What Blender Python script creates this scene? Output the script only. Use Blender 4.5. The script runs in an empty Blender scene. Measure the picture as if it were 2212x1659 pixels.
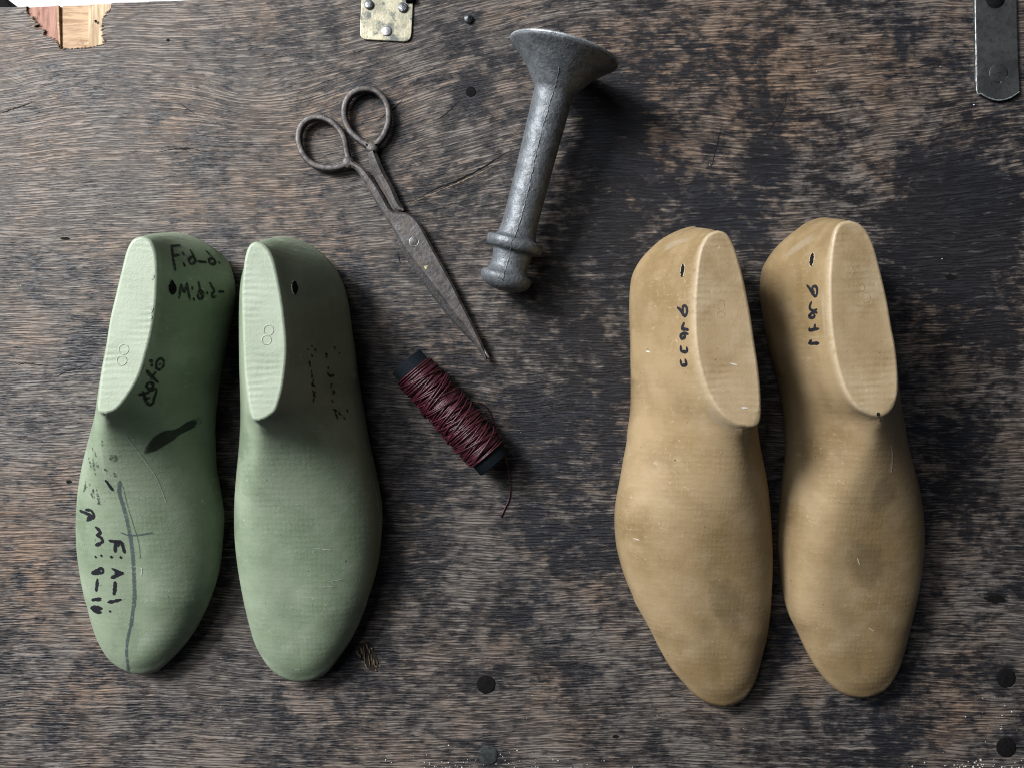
import bpy, bmesh, math, random
import numpy as np
from mathutils import Vector, Matrix
from mathutils.bvhtree import BVHTree
from mathutils.geometry import delaunay_2d_cdt, intersect_line_plane

random.seed(7)
rng = np.random.default_rng(11)
S = bpy.context.scene
COL = S.collection
D = bpy.data

# ------------------------------------------------------------------ camera, light, exposure
CAM_H = 0.50                      # lens height above the board
FRAME_W = 0.62                    # width of board seen
cam_d = D.cameras.new('camera')
cam_d.sensor_width = 36.0
cam_d.lens = 36.0 * CAM_H / FRAME_W
cam_d.clip_start = 0.01
cam_d.clip_end = 50
cam = D.objects.new('camera', cam_d)
COL.objects.link(cam)
cam.location = (0, 0, CAM_H)
S.camera = cam

world = D.worlds.new('World')
S.world = world
world.use_nodes = True
wb = world.node_tree.nodes['Background']
wb.inputs[0].default_value = (0.62, 0.74, 1.0, 1)
wb.inputs[1].default_value = 0.030

def area(name, loc, target, sx, sy, power, color):
    l = D.lights.new(name, 'AREA')
    l.shape = 'RECTANGLE'
    l.size, l.size_y = sx, sy
    l.energy = power
    l.color = color
    o = D.objects.new(name, l)
    COL.objects.link(o)
    o.location = loc
    d = Vector(target) - Vector(loc)
    o.rotation_euler = d.to_track_quat('-Z', 'Y').to_euler()
    return o
area('window_light', (-0.99, 0.72, 1.03), (-0.02, 0.0, 0), 0.40, 0.42, 38, (1.0, 0.985, 0.96))
area('window_light', (-1.52, 0.72, 0.70), (0.0, 0.0, 0), 0.44, 0.38, 18, (0.96, 0.98, 1.0))
area('skylight', (-1.15, 0.80, 1.60), (0.0, 0.0, 0), 1.9, 1.6, 27, (0.97, 0.985, 1.0))

S.view_settings.view_transform = 'Standard'
S.view_settings.look = 'None'
S.view_settings.exposure = 0.0
S.view_settings.gamma = 1.0
S.view_settings.use_curve_mapping = False
S.cycles.filter_width = 1.1
S.cycles.diffuse_bounces = 2

# ------------------------------------------------------------------ helpers
K = FRAME_W / 2212.0
def P(px, py, z=0.0):
    """point at height z on the sight line of a position measured on the photograph"""
    f = K * (CAM_H - z) / CAM_H
    return Vector(((px - 1106.0) * f, (829.5 - py) * f, z))
def Z(x0, y0, s):
    return lambda x, y: ((x0 + x / s) / 1.77848, (y0 + y / s) / 1.77848)
def tag(o, label=None, cat=None, group=None, kind=None):
    if label: o['label'] = label
    if cat: o['category'] = cat
    if group: o['group'] = group
    if kind: o['kind'] = kind
    return o
def empty(name, loc):
    o = D.objects.new(name, None)
    COL.objects.link(o)
    o.location = loc
    o.empty_display_size = 0.02
    return o
def link(name, me, mat=None, parent=None):
    """meshes are given in world coordinates; a child is re-based on its parent's origin"""
    o = D.objects.new(name, me)
    COL.objects.link(o)
    if mat: 
        for m in (mat if isinstance(mat, (list, tuple)) else [mat]): me.materials.append(m)
    if parent:
        off = Vector(parent.location)
        q = parent.parent
        while q:
            off += Vector(q.location); q = q.parent
        me.transform(Matrix.Translation(-off))
        o.parent = parent
    return o
def mesh(name, verts, faces, smooth=True):
    me = D.meshes.new(name)
    me.from_pydata([tuple(v) for v in verts], [], faces)
    me.update()
    if smooth:
        for p in me.polygons: p.use_smooth = True
    return me
def bm_mesh(name, bm, smooth=True):
    bmesh.ops.recalc_face_normals(bm, faces=bm.faces)
    me = D.meshes.new(name)
    bm.to_mesh(me); bm.free()
    if smooth:
        for p in me.polygons: p.use_smooth = True
    return me
def catmull(pts, n, closed=False):
    """resample a polyline as a smooth curve at n equal arc steps"""
    p = np.array([tuple(q) for q in pts], float)
    m = len(p)
    if m == 2 and not closed:
        t = np.linspace(0, 1, n)[:, None]
        return p[0] * (1 - t) + p[1] * t
    out = []
    segs = m if closed else m - 1
    for i in range(segs):
        if closed:
            a, b, c, d = p[i - 1], p[i], p[(i + 1) % m], p[(i + 2) % m]
        else:
            a = p[i - 1] if i > 0 else 2 * p[0] - p[1]
            b, c = p[i], p[i + 1]
            d = p[i + 2] if i + 2 < m else 2 * p[-1] - p[-2]
        for t in np.linspace(0, 1, 10, endpoint=False):
            out.append(0.5 * (2 * b + (c - a) * t + (2 * a - 5 * b + 4 * c - d) * t * t + (3 * b - a - 3 * c + d) * t ** 3))
    out.append(p[0] if closed else p[-1])
    out = np.array(out)
    s = np.concatenate([[0], np.cumsum(np.linalg.norm(np.diff(out, axis=0), axis=1))])
    t = np.linspace(0, s[-1], n, endpoint=not closed)
    return np.stack([np.interp(t, s, out[:, k]) for k in range(p.shape[1])], axis=1)
def tube(pts, rad, sides=8, flat=1.0, closed=False, cap=True, up=Vector((0, 0, 1)), sq=1.0):
    """swept tube; rad is a number or a list; flat squeezes it vertically"""
    V, F = [], []
    n = len(pts)
    pts = [Vector(tuple(p)) for p in pts]
    for i in range(n):
        if closed: t = pts[(i + 1) % n] - pts[i - 1]
        else: t = pts[min(i + 1, n - 1)] - pts[max(i - 1, 0)]
        t.normalize()
        a = t.cross(up)
        if a.length < 1e-6: a = t.cross(Vector((1, 0, 0)))
        a.normalize(); b = a.cross(t).normalized()
        r = rad[i] if hasattr(rad, '__len__') else rad
        for k in range(sides):
            th = 2 * math.pi * k / sides
            ct, st = math.cos(th), math.sin(th)
            V.append(pts[i] + a * (r * math.copysign(abs(ct) ** sq, ct)) + b * (r * flat * math.copysign(abs(st) ** sq, st)))
    for i in range(n if closed else n - 1):
        j = (i + 1) % n
        for k in range(sides):
            l = (k + 1) % sides
            F.append((i * sides + k, i * sides + l, j * sides + l, j * sides + k))
    if cap and not closed:
        F.append(tuple(range(sides))[::-1])
        F.append(tuple(range((n - 1) * sides, n * sides)))
    return V, F
def join(parts):
    V, F = [], []
    for v, f in parts:
        o = len(V)
        V += list(v); F += [tuple(i + o for i in q) for q in f]
    return V, F
def lathe(profile, origin, axis, segs=64, wobble=None):
    axis = Vector(axis).normalized()
    a = axis.cross(Vector((0, 0, 1)))
    if a.length < 1e-4: a = Vector((1, 0, 0))
    a.normalize(); b = a.cross(axis).normalized()
    V, F = [], []
    for (s, r) in profile:
        for k in range(segs):
            th = 2 * math.pi * k / segs
            V.append(Vector(origin) + axis * s + a * (r * math.cos(th)) + b * (r * math.sin(th)))
    for i in range(len(profile) - 1):
        for k in range(segs):
            l = (k + 1) % segs
            F.append((i * segs + k, i * segs + l, (i + 1) * segs + l, (i + 1) * segs + k))
    F.append(tuple(range(segs))[::-1])
    F.append(tuple(range((len(profile) - 1) * segs, len(profile) * segs)))
    return V, F
def plate_mesh(name, outline, z0, z1, bevel, jit=0.0):
    """flat plate from a world-space outline with a rounded upper edge"""
    bm = bmesh.new()
    vs = [bm.verts.new((p[0] + random.uniform(-jit, jit), p[1] + random.uniform(-jit, jit), z0)) for p in outline]
    f = bm.faces.new(vs)
    r = bmesh.ops.extrude_face_region(bm, geom=[f])
    top = [g for g in r['geom'] if isinstance(g, bmesh.types.BMVert)]
    for v in top: v.co.z = z1
    bm.normal_update()
    tf = [g for g in r['geom'] if isinstance(g, bmesh.types.BMFace)]
    edges = list(tf[0].edges)
    bmesh.ops.bevel(bm, geom=edges, offset=bevel, segments=3, profile=0.5, affect='EDGES', clamp_overlap=True)
    me = bm_mesh(name, bm, smooth=False)
    return me

# ------------------------------------------------------------------ node helper
class N:
    def __init__(self, name):
        self.m = D.materials.new(name); self.m.use_nodes = True
        self.t = self.m.node_tree; self.n = self.t.nodes; self.l = self.t.links
        self.b = self.n['Principled BSDF']
    def _in(self, sock, v):
        if v is None: return
        if isinstance(v, bpy.types.NodeSocket): self.l.new(v, sock)
        elif isinstance(v, (tuple, list)) and len(v) == 3 and sock.type == 'RGBA': sock.default_value = (*v, 1)
        else: sock.default_value = v
    def math(self, op, a, b=None, c=None, clamp=False):
        n = self.n.new('ShaderNodeMath'); n.operation = op; n.use_clamp = clamp
        for i, v in enumerate((a, b, c)): self._in(n.inputs[i], v)
        return n.outputs[0]
    def noise(self, vec, scale, detail=2, rough=0.5, dist=0.0, col=False):
        n = self.n.new('ShaderNodeTexNoise')
        self._in(n.inputs['Vector'], vec)
        n.inputs['Scale'].default_value = scale; n.inputs['Detail'].default_value = detail
        n.inputs['Roughness'].default_value = rough; n.inputs['Distortion'].default_value = dist
        return n.outputs['Color' if col else 'Fac']
    def ramp(self, v, lo, hi, a=0.0, b=1.0):
        n = self.n.new('ShaderNodeMapRange'); n.interpolation_type = 'SMOOTHSTEP'
        self._in(n.inputs['Value'], v)
        n.inputs['From Min'].default_value = lo; n.inputs['From Max'].default_value = hi
        n.inputs['To Min'].default_value = a; n.inputs['To Max'].default_value = b
        return n.outputs[0]
    def mix(self, f, a, b, mode='MIX'):
        n = self.n.new('ShaderNodeMix'); n.data_type = 'RGBA'; n.blend_type = mode
        self._in(n.inputs[0], f); self._in(n.inputs[6], a); self._in(n.inputs[7], b)
        return n.outputs[2]
    def comb(self, x, y, z):
        n = self.n.new('ShaderNodeCombineXYZ')
        for i, v in enumerate((x, y, z)): self._in(n.inputs[i], v)
        return n.outputs[0]
    def sep(self, v):
        n = self.n.new('ShaderNodeSeparateXYZ'); self._in(n.inputs[0], v); return n.outputs
    def attr(self, name):
        n = self.n.new('ShaderNodeAttribute'); n.attribute_name = name; return n.outputs['Fac']
    def obj(self):
        return self.n.new('ShaderNodeTexCoord').outputs['Object']
    def pos(self):
        return self.n.new('ShaderNodeNewGeometry').outputs['Position']
    def bump(self, h, dist, strength=1.0, nrm=None):
        n = self.n.new('ShaderNodeBump'); self._in(n.inputs['Height'], h)
        n.inputs['Distance'].default_value = dist; n.inputs['Strength'].default_value = strength
        if nrm is not None: self._in(n.inputs['Normal'], nrm)
        return n.outputs[0]
    def out(self, color=None, rough=None, normal=None, **kw):
        self._in(self.b.inputs['Base Color'], color); self._in(self.b.inputs['Roughness'], rough)
        self._in(self.b.inputs['Normal'], normal)
        for k, v in kw.items(): self._in(self.b.inputs[k.replace('_', ' ')], v)
        return self.m
def grey(g): return (g, g, g)

# ------------------------------------------------------------------ materials
def wood_material():
    m = N('weathered_plywood')
    uv = m.n.new('ShaderNodeUVMap'); uv.uv_map = 'grain'
    s = m.sep(uv.outputs[0]); u, v = s[0], s[1]
    pos = m.pos()
    base = m.comb(u, v, 0.0)
    w1 = m.math('MULTIPLY', m.math('SUBTRACT', m.noise(base, 7, 2, .5), .5), 0.010)
    w2 = m.math('MULTIPLY', m.math('SUBTRACT', m.noise(m.comb(m.math('MULTIPLY', u, 40), m.math('MULTIPLY', v, 90), 3.0), 1, 2, .5), .5), 0.0020)
    v2 = m.math('ADD', v, m.math('ADD', w1, w2))
    def g(su, sv, zz, detail, rough):
        return m.noise(m.comb(m.math('MULTIPLY', u, su), m.math('MULTIPLY', v2, sv), zz), 1, detail, rough)
    s1 = g(34, 760, 0.0, 2, .55)          # fibre streaks
    s2 = g(130, 1100, 5.0, 2, .6)           # short fine fibres
    s3 = g(11, 190, 9.0, 3, .6)            # broader bands
    def lines(su, sv, zz, wd):
        return m.ramp(m.math('ABSOLUTE', m.math('SUBTRACT', g(su, sv, zz, 1, .5), .5)), wd * .25, wd)
    broken = m.ramp(g(70, 230, 41.0, 2, .6), .40, .60)
    l1 = m.math('MAXIMUM', lines(13, 330, 51.0, .052), m.math('MULTIPLY', broken, .8))
    l2 = m.math('MAXIMUM', lines(26, 520, 57.0, .060), m.math('MULTIPLY', m.math('SUBTRACT', 1.0, broken), .9))
    ph = m.math('MULTIPLY', g(30, 210, 61.0, 2, .55), 13.0)
    wv = m.math('SINE', m.math('ADD', m.math('MULTIPLY', v2, 2 * math.pi / .00172), ph))
    amp = m.ramp(g(60, 300, 71.0, 2, .6), .34, .60)
    furrow = m.ramp(m.math('ADD', wv, m.math('MULTIPLY', m.math('SUBTRACT', g(75, 420, 77.0, 2, .6), .5), 2.6)), -.95, .15)
    furrow = m.math('SUBTRACT', 1.0, m.math('MULTIPLY', m.math('SUBTRACT', 1.0, furrow), m.math('ADD', .25, m.math('MULTIPLY', amp, .75))))
    pore = m.math('MULTIPLY', m.math('MULTIPLY', l1, l2), furrow)     # 0 in open cracks between fibres
    pore2 = m.ramp(g(150, 1250, 27.0, 1, .6), .32, .44)
    flake = m.noise(m.comb(m.math('MULTIPLY', u, 120), m.math('MULTIPLY', v2, 330), 2.0), 1, 3, .62)
    blot = m.noise(pos, 24, 7, .70, .3)
    big = m.noise(pos, 7.5, 4, .6)
    dirt = m.attr('dirt'); warm = m.attr('warm'); pale = m.attr('pale')
    tone = m.ramp(m.math('ADD', m.math('MULTIPLY', s1, .6), m.math('MULTIPLY', s2, .4)), .36, .64)
    # grime soaked into the veneer: stains + blotches + dark flakes
    gr = m.math('ADD', m.math('MULTIPLY', m.math('SUBTRACT', blot, .5), 3.0), m.math('MULTIPLY', m.math('SUBTRACT', flake, .5), 2.4))
    gr = m.math('ADD', gr, m.math('MULTIPLY', m.math('SUBTRACT', m.noise(pos, 95, 3, .6), .5), 1.5))
    gr = m.math('ADD', gr, m.math('MULTIPLY', m.math('SUBTRACT', s1, .5), -.9))
    gr = m.math('ADD', gr, m.math('SUBTRACT', m.math('MULTIPLY', dirt, 1.0), m.math('MULTIPLY', pale, .8)))
    grime = m.ramp(gr, -.38, .60)
    wf = m.math('ADD', m.math('MULTIPLY', m.math('SUBTRACT', m.noise(pos, 21, 5, .62), .46), 3.2), warm, clamp=True)
    light = m.mix(wf, (.205, .180, .162), (.268, .185, .132))
    dark = m.mix(m.ramp(big, .38, .62), (.025, .0235, .0255), (.022, .025, .033))
    c = m.mix(grime, light, dark)
    c = m.mix(m.math('MULTIPLY', m.math('SUBTRACT', 1.0, tone), .36), c, (.014, .013, .015))
    c = m.mix(m.math('MULTIPLY', m.math('SUBTRACT', 1.0, pore), .80), c, (.008, .0075, .009))
    c = m.mix(m.math('MULTIPLY', m.math('SUBTRACT', 1.0, pore2), .30), c, (.008, .0075, .009))
    # pale dust lying on the tops of fibres
    dust = m.math('MULTIPLY', m.ramp(g(60, 420, 31.0, 3, .7), .58, .72), m.ramp(m.noise(pos, 11, 4, .6), .40, .66))
    c = m.mix(m.math('MULTIPLY', dust, .30), c, (.36, .345, .335))
    h = m.math('ADD', m.math('MULTIPLY', tone, .4), m.math('MULTIPLY', pore, .8))
    h = m.math('ADD', h, m.math('MULTIPLY', flake, .35))
    nrm = m.bump(h, .0005, .7)
    rough = m.math('ADD', .60, m.math('MULTIPLY', grime, -.14))
    return m.out(c, rough, nrm, Specular_IOR_Level=.32)

def raw_ply(name, ca, cb, su, sv):
    m = N(name)
    s = m.sep(m.pos())
    n1 = m.noise(m.comb(m.math('MULTIPLY', s[0], su), m.math('MULTIPLY', s[1], sv), 0.0), 1, 4, .65, .3)
    n2 = m.noise(m.pos(), 120, 4, .6)
    c = m.mix(m.ramp(n1, .36, .62), cb, ca)
    c = m.mix(m.ramp(n2, .58, .74), c, (cb[0] * .5, cb[1] * .4, cb[2] * .35))
    return m.out(c, .75, m.bump(n1, .0006, .9), Specular_IOR_Level=.2)

def last_material(name, main, shade, worn, rim=.5, sand=.4, bumpk=1.0):
    m = N(name)
    o = m.obj()
    s = m.sep(o)
    wob = m.math('MULTIPLY', m.math('SUBTRACT', m.noise(o, 30, 3, .5), .5), .006)
    ridge = m.math('SINE', m.math('MULTIPLY', m.math('ADD', s[1], wob), 2 * math.pi / .0034))
    ridge2 = m.math('SINE', m.math('MULTIPLY', m.math('ADD', s[0], wob), 2 * math.pi / .0026))
    patch = m.ramp(m.noise(o, 40, 3, .6), .42, .66)
    fine = m.noise(o, 900, 3, .7)
    mott = m.noise(o, 55, 5, .62)
    cloud = m.noise(o, 19, 4, .6)
    c = m.mix(m.ramp(cloud, .34, .66), main, shade)
    c = m.mix(m.math('MULTIPLY', m.ramp(mott, .48, .74), .16), c, worn)
    # worn-through machining marks
    rub = m.math('MULTIPLY', m.ramp(m.noise(m.comb(m.math('MULTIPLY', s[0], 420), m.math('MULTIPLY', s[1], 300), s[2]), 1, 2, .6), .62, .75), patch)
    c = m.mix(m.math('MULTIPLY', rub, .55), c, worn)
    gl = m.math('MULTIPLY', m.ramp(ridge, .45, .95), m.ramp(m.noise(m.comb(m.math('MULTIPLY', s[0], 520), m.math('MULTIPLY', s[1], 200), s[2]), 1, 2, .6), .48, .62))
    gl2 = m.math('MULTIPLY', m.ramp(ridge2, .5, .95), m.ramp(m.noise(m.comb(m.math('MULTIPLY', s[0], 200), m.math('MULTIPLY', s[1], 420), s[2]), 1, 2, .6), .50, .64))
    c = m.mix(m.math('MULTIPLY', m.math('MAXIMUM', gl, gl2), m.math('ADD', .04, m.math('MULTIPLY', patch, .10))), c, worn)
    dirtn = m.math('MULTIPLY', m.ramp(m.noise(o, 34, 6, .7), .56, .80), .38)
    c = m.mix(dirtn, c, (shade[0] * .45, shade[1] * .45, shade[2] * .42))
    sp = m.ramp(m.noise(o, 520, 1, .5), .775, .80)
    c = m.mix(m.math('MULTIPLY', sp, .75), c, (.03, .03, .025))
    wear_highlight = m.math('MULTIPLY', m.attr('wear_highlight'), m.ramp(m.noise(o, 210, 3, .6), .22, .5))
    c = m.mix(m.math('MULTIPLY', wear_highlight, rim), c, worn)  # pale plate rim: chipped wear plus the lit bevel's highlight painted in
    plate = m.attr('plate')
    c = m.mix(m.math('MULTIPLY', plate, m.math('ADD', sand, m.math('MULTIPLY', m.math('SUBTRACT', mott, .5), .5))), c, worn)
    h = m.math('ADD', m.math('MULTIPLY', ridge, m.math('ADD', m.math('MULTIPLY', m.math('MULTIPLY', plate, patch), .22), m.math('ADD', .03, m.math('MULTIPLY', patch, .07)))), m.math('MULTIPLY', ridge2, m.math('ADD', .01, m.math('MULTIPLY', patch, .035))))
    h = m.math('ADD', h, m.math('MULTIPLY', fine, .55))
    h = m.math('ADD', h, m.math('MULTIPLY', m.noise(o, 160, 3, .6), .8))
    nrm = m.bump(h, .00030 * bumpk, .62)
    rough = m.ramp(mott, .3, .7, .40, .56)
    return m.out(c, rough, nrm, Specular_IOR_Level=.38, Subsurface_Weight=.04, Subsurface_Radius=(.003, .003, .002), Subsurface_Scale=1.0)

def metal_material(name, ca, cb, rough=.5, metallic=.8, scale=300, bump=.0003, spots=None, big=60):
    m = N(name)
    o = m.pos()
    n1 = m.noise(o, big, 5, .68, .3)
    n2 = m.noise(o, scale, 3, .6)
    c = m.mix(m.ramp(n1, .36, .64), ca, cb)
    c = m.mix(m.math('MULTIPLY', m.ramp(n2, .5, .72), .5), c, (cb[0] * .45, cb[1] * .45, cb[2] * .45))
    met = metallic
    if spots:
        f = m.ramp(m.noise(o, big * 2.2, 5, .7), .50, .62)
        c = m.mix(f, c, spots); met = m.math('MULTIPLY', m.math('SUBTRACT', 1.0, f), metallic)
    r = m.math('ADD', rough, m.math('MULTIPLY', m.math('SUBTRACT', n1, .5), .35))
    return m.out(c, r, m.bump(m.math('ADD', n2, m.math('MULTIPLY', n1, .6)), bump, .8), Metallic=met)

def plain(name, c, rough=.7, spec=.3, nz=0.0):
    m = N(name)
    col = c
    n = m.noise(m.pos(), 700, 3, .6)
    col = m.mix(m.ramp(n, .35, .7), c, tuple(x * .6 for x in c))
    return m.out(col, rough, m.bump(n, .0002, .5), Specular_IOR_Level=spec)

M = {}
M['wood'] = wood_material()
M['green'] = last_material('green_plastic', (.222, .274, .196), (.146, .194, .128), (.40, .455, .375), .35, .42)
M['tan'] = last_material('tan_plastic', (.312, .230, .130), (.205, .142, .068), (.48, .40, .285), .45, .12)
def ink_material(name, c, alpha, thr, soft=False):
    m = N(name)
    n = m.noise(m.pos(), 230 if soft else 620, 5 if soft else 4, .7)
    if soft:                                  # rubbed area that thins out towards its rim
        n = m.math('ADD', m.math('MULTIPLY', m.math('SUBTRACT', n, .5), 1.3), m.attr('soft'))
        a = m.math('MULTIPLY', m.ramp(n, thr, thr + .7), alpha)
    else:
        a = m.math('MULTIPLY', m.ramp(n, thr, thr + .2), alpha)
    return m.out(c, .6, Alpha=a, Specular_IOR_Level=.25)
M['ink'] = ink_material('marker_ink', (.012, .013, .018), .97, .20)
M['ink_worn'] = ink_material('rubbed_marker_ink', (.014, .017, .018), .92, .30)
M['ink_faint'] = ink_material('faint_marker_ink', (.030, .036, .036), .80, .42)
M['ink_grey'] = ink_material('grey_marker_ink', (.070, .095, .105), .72, .30)
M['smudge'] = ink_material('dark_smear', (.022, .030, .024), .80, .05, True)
M['hole'] = plain('dark_hole', (.010, .010, .009), .9, .1)
M['iron'] = metal_material('cast_iron', (.150, .166, .182), (.088, .099, .111), .52, .42, 480, .0006, None, 130)
M['rim'] = metal_material('rim_highlight_iron', (.40, .43, .46), (.20, .22, .24), .45, .5, 620, .0004, None, 150)
M['steel'] = metal_material('tarnished_steel', (.115, .108, .109), (.052, .048, .050), .54, .6, 520, .0003, (.066, .054, .047), 75)
M['steel_shaded'] = metal_material('shaded_steel', (.050, .048, .050), (.030, .029, .031), .5, .5, 520, .0003)
M['steel_bright'] = metal_material('worn_steel', (.52, .52, .54), (.33, .33, .35), .38, .9, 400, .0002)
M['zinc'] = metal_material('stained_zinc', (.42, .39, .29), (.25, .245, .185), .48, .45, 160, .0004, (.085, .10, .095), 52)
M['strap'] = metal_material('dull_strap_steel', (.082, .085, .087), (.042, .044, .047), .50, .5, 300, .0003, None, 50)
M['strap_edge'] = metal_material('strap_edge_highlight', (.38, .42, .41), (.17, .19, .19), .45, .5, 500, .0003, None, 260)
M['screw'] = metal_material('screw_steel', (.20, .215, .23), (.09, .10, .11), .42, .8, 700, .0005, None, 260)
M['nail'] = plain('blackened_nail', (.009, .009, .010), .9, .06)
M['nail_dusty'] = metal_material('dusty_nail', (.040, .048, .050), (.014, .015, .016), .65, .2, 500, .0004, None, 200)
M['tube'] = plain('navy_card', (.006, .010, .015), .8, .12)
def thread_material():
    m = N('waxed_thread')
    n = m.noise(m.pos(), 260, 3, .6)
    f = m.noise(m.pos(), 2200, 2, .6)
    c = m.mix(m.ramp(n, .3, .7), (.078, .015, .027), (.036, .007, .013))
    return m.out(c, .36, m.bump(f, .0003, .7), Specular_IOR_Level=.6)
M['thread'] = thread_material()
M['fleck'] = plain('yellow_fleck', (.42, .39, .22), .7)
M['pale_green'] = plain('pale_green_edge', (.34, .39, .31), .6)
M['pale_tan'] = plain('pale_tan_edge', (.47, .39, .28), .6)
M['white'] = plain('white_crumb', (.62, .60, .57), .8)
M['floor'] = plain('pale_floor', (.62, .65, .68), .7)
M['ply_pink'] = raw_ply('pink_ply', (.34, .19, .15), (.22, .115, .09), 260, 40)
M['ply_tan'] = raw_ply('tan_ply', (.42, .30, .195), (.27, .17, .105), 60, 420)
M['ply_pale'] = raw_ply('pale_ply', (.52, .42, .285), (.30, .21, .13), 420, 26)
M['gouge'] = raw_ply('bare_splinter', (.24, .18, .13), (.08, .06, .048), 600, 90)
M['gouge_bed'] = plain('torn_bed', (.032, .026, .021), .9, .1)
M['crack'] = plain('crack_shadowed_wood', (.018, .016, .015), .9, .1)
M['pit'] = plain('dark_pit', (.008, .008, .008), .9, .1)

# ------------------------------------------------------------------ setting: floor and board
def make_floor():
    z = -0.32
    me = mesh('floor', [(-3, -3, z), (3, -3, z), (3, 3, z), (-3, 3, z)], [(0, 1, 2, 3)], False)
    o = link('floor', me, M['floor']); tag(o, kind='structure')
make_floor()

ZA = Z(0, 0, 3.16)                 # top left corner of the photograph
VEN = 0.0016                       # thickness of the top veneer
edge_y = lambda px: 16.3 - 0.0345 * px + (0.0 if px > 60 else 1.0)
notch = [ZA(*q) for q in [(320, 82), (318, 150), (345, 190), (400, 210), (390, 245), (470, 300), (395, 325), (450, 350), (540, 365), (520, 430), (640, 470), (700, 545),
         (735, 615), (800, 590), (880, 600), (960, 590), (1050, 590), (1160, 565), (1275, 540), (1250, 470), (1240, 350), (1240, 240), (1290, 170), (1340, 110), (1350, 48)]]
def board_outline():
    xs_l = [-540, -300, -120, -30, 20, 60]
    o = [P(x, edge_y(x) + random.uniform(-1.2, 1.2)) for x in xs_l]
    o += [P(*q) for q in notch]
    for x in range(250, 2760, 40): o.append(P(x, edge_y(x) + random.uniform(-1.2, 1.2)))
    o += [P(2760, 2250), P(-540, 2250)]
    return o

STAINS = [  # soaked-in dirt: (px, py, radius, squash in y, amount)
    (60, 40, 60, .7, .15), (640, 70, 120, .8, .15), (770, 190, 110, .5, .25), (560, 330, 70, .5, .0),
    (1010, 190, 55, .8, .45), (960, 420, 130, .5, .25), (1020, 90, 90, .8, .25), (1300, 250, 110, 1.4, .55), (1420, 330, 160, 1.1, .35),
    (1530, 480, 110, .8, .45), (1660, 380, 70, 1.5, .45), (1700, 300, 60, 1.2, .40), (1960, 480, 130, 1.2, .45), (2110, 420, 120, 1.4, .75), (2090, 560, 110, .9, .65),
    (2150, 720, 90, 1.0, .40), (1280, 560, 130, 1.0, .50), (1230, 760, 150, 1.1, .40), (1200, 980, 170, 1.0, .38), (900, 980, 110, 1.5, .38),
    (1250, 1180, 130, .8, .35), (880, 1250, 90, 1.0, .32), (500, 980, 60, 4.0, .25), (930, 600, 110, .8, .12),
    (160, 790, 55, .5, .50), (155, 735, 50, .5, .35), (60, 900, 70, .4, .30), (70, 560, 60, .7, .20), (210, 720, 40, .6, .35),
    (2060, 1010, 90, 1.5, .40), (2150, 1130, 90, .5, .20), (2150, 1293, 26, .5, .85), (2060, 1440, 80, .6, .25), (1950, 1570, 110, .6, .35),
    (1880, 1640, 90, .4, .30), (1700, 1560, 120, .5, .22), (1380, 1560, 110, .6, .18), (1230, 1420, 90, .8, .22), (930, 1480, 90, .5, .30),
    (700, 1540, 130, .4, .22), (430, 1560, 110, .4, .20), (90, 1580, 120, .5, .22), (60, 1440, 90, .5, .15), (1060, 1478, 46, .7, .45), (1060, 1632, 46, .7, .45),
    (2172, 1470, 52, .7, .35), (2172, 1615, 50, .7, .40), (1480, 90, 140, .6, .10), (1680, 60, 90, .8, .15), (2000, 90, 90, 1.0, .10), (1017, 200, 30, .9, .6),
    (790, 1405, 60, 1.0, .35), (1110, 1320, 80, .7, .25), (560, 500, 60, .5, .12), (330, 240, 70, .4, .20)]
WARM = [(120, 300, 90, .8, .35), (560, 70, 90, .6, .35), (700, 250, 120, .5, .45), (560, 420, 130, .7, .35), (60, 1130, 110, .9, .55), (60, 1300, 90, .9, .4), (210, 640, 80, .6, .35),
        (1490, 150, 190, .8, .45), (1640, 190, 130, .8, .40), (1900, 140, 160, .8, .40), (1450, 330, 120, .9, .35), (2060, 250, 80, 1, .35), (1000, 520, 110, .5, .20), (2080, 700, 120, .7, .30),
        (1300, 100, 90, .8, .25), (150, 1500, 120, .5, .3), (1580, 1590, 140, .5, .15), (2060, 1560, 130, .5, .2), (880, 1600, 120, .4, .2)]
PALE = [(60, 60, 130, .6, .55), (150, 300, 150, .7, .45), (330, 80, 140, .6, .45), (90, 480, 110, .6, .25), (560, 260, 140, .5, .30), (420, 420, 120, .5, .25), (50, 700, 80, .8, .3), (60, 1150, 110, .8, .35), (660, 560, 90, .6, .15),
        (1040, 1230, 70, 1, .22), (1060, 1560, 190, .5, .22), (2080, 1600, 160, .5, .15), (1350, 1620, 190, .4, .12), (120, 1640, 160, .4, .15), (860, 330, 90, .8, .15)]  # pale wood; upper-left entries also paint in the stronger light there
def blobs(px, py, L):
    v = np.zeros_like(px)
    for (x, y, r, sq, a) in L:
        v += a * np.exp(-(((px - x) / r) ** 2 + ((py - y) / (r * sq)) ** 2))
    return v

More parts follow.
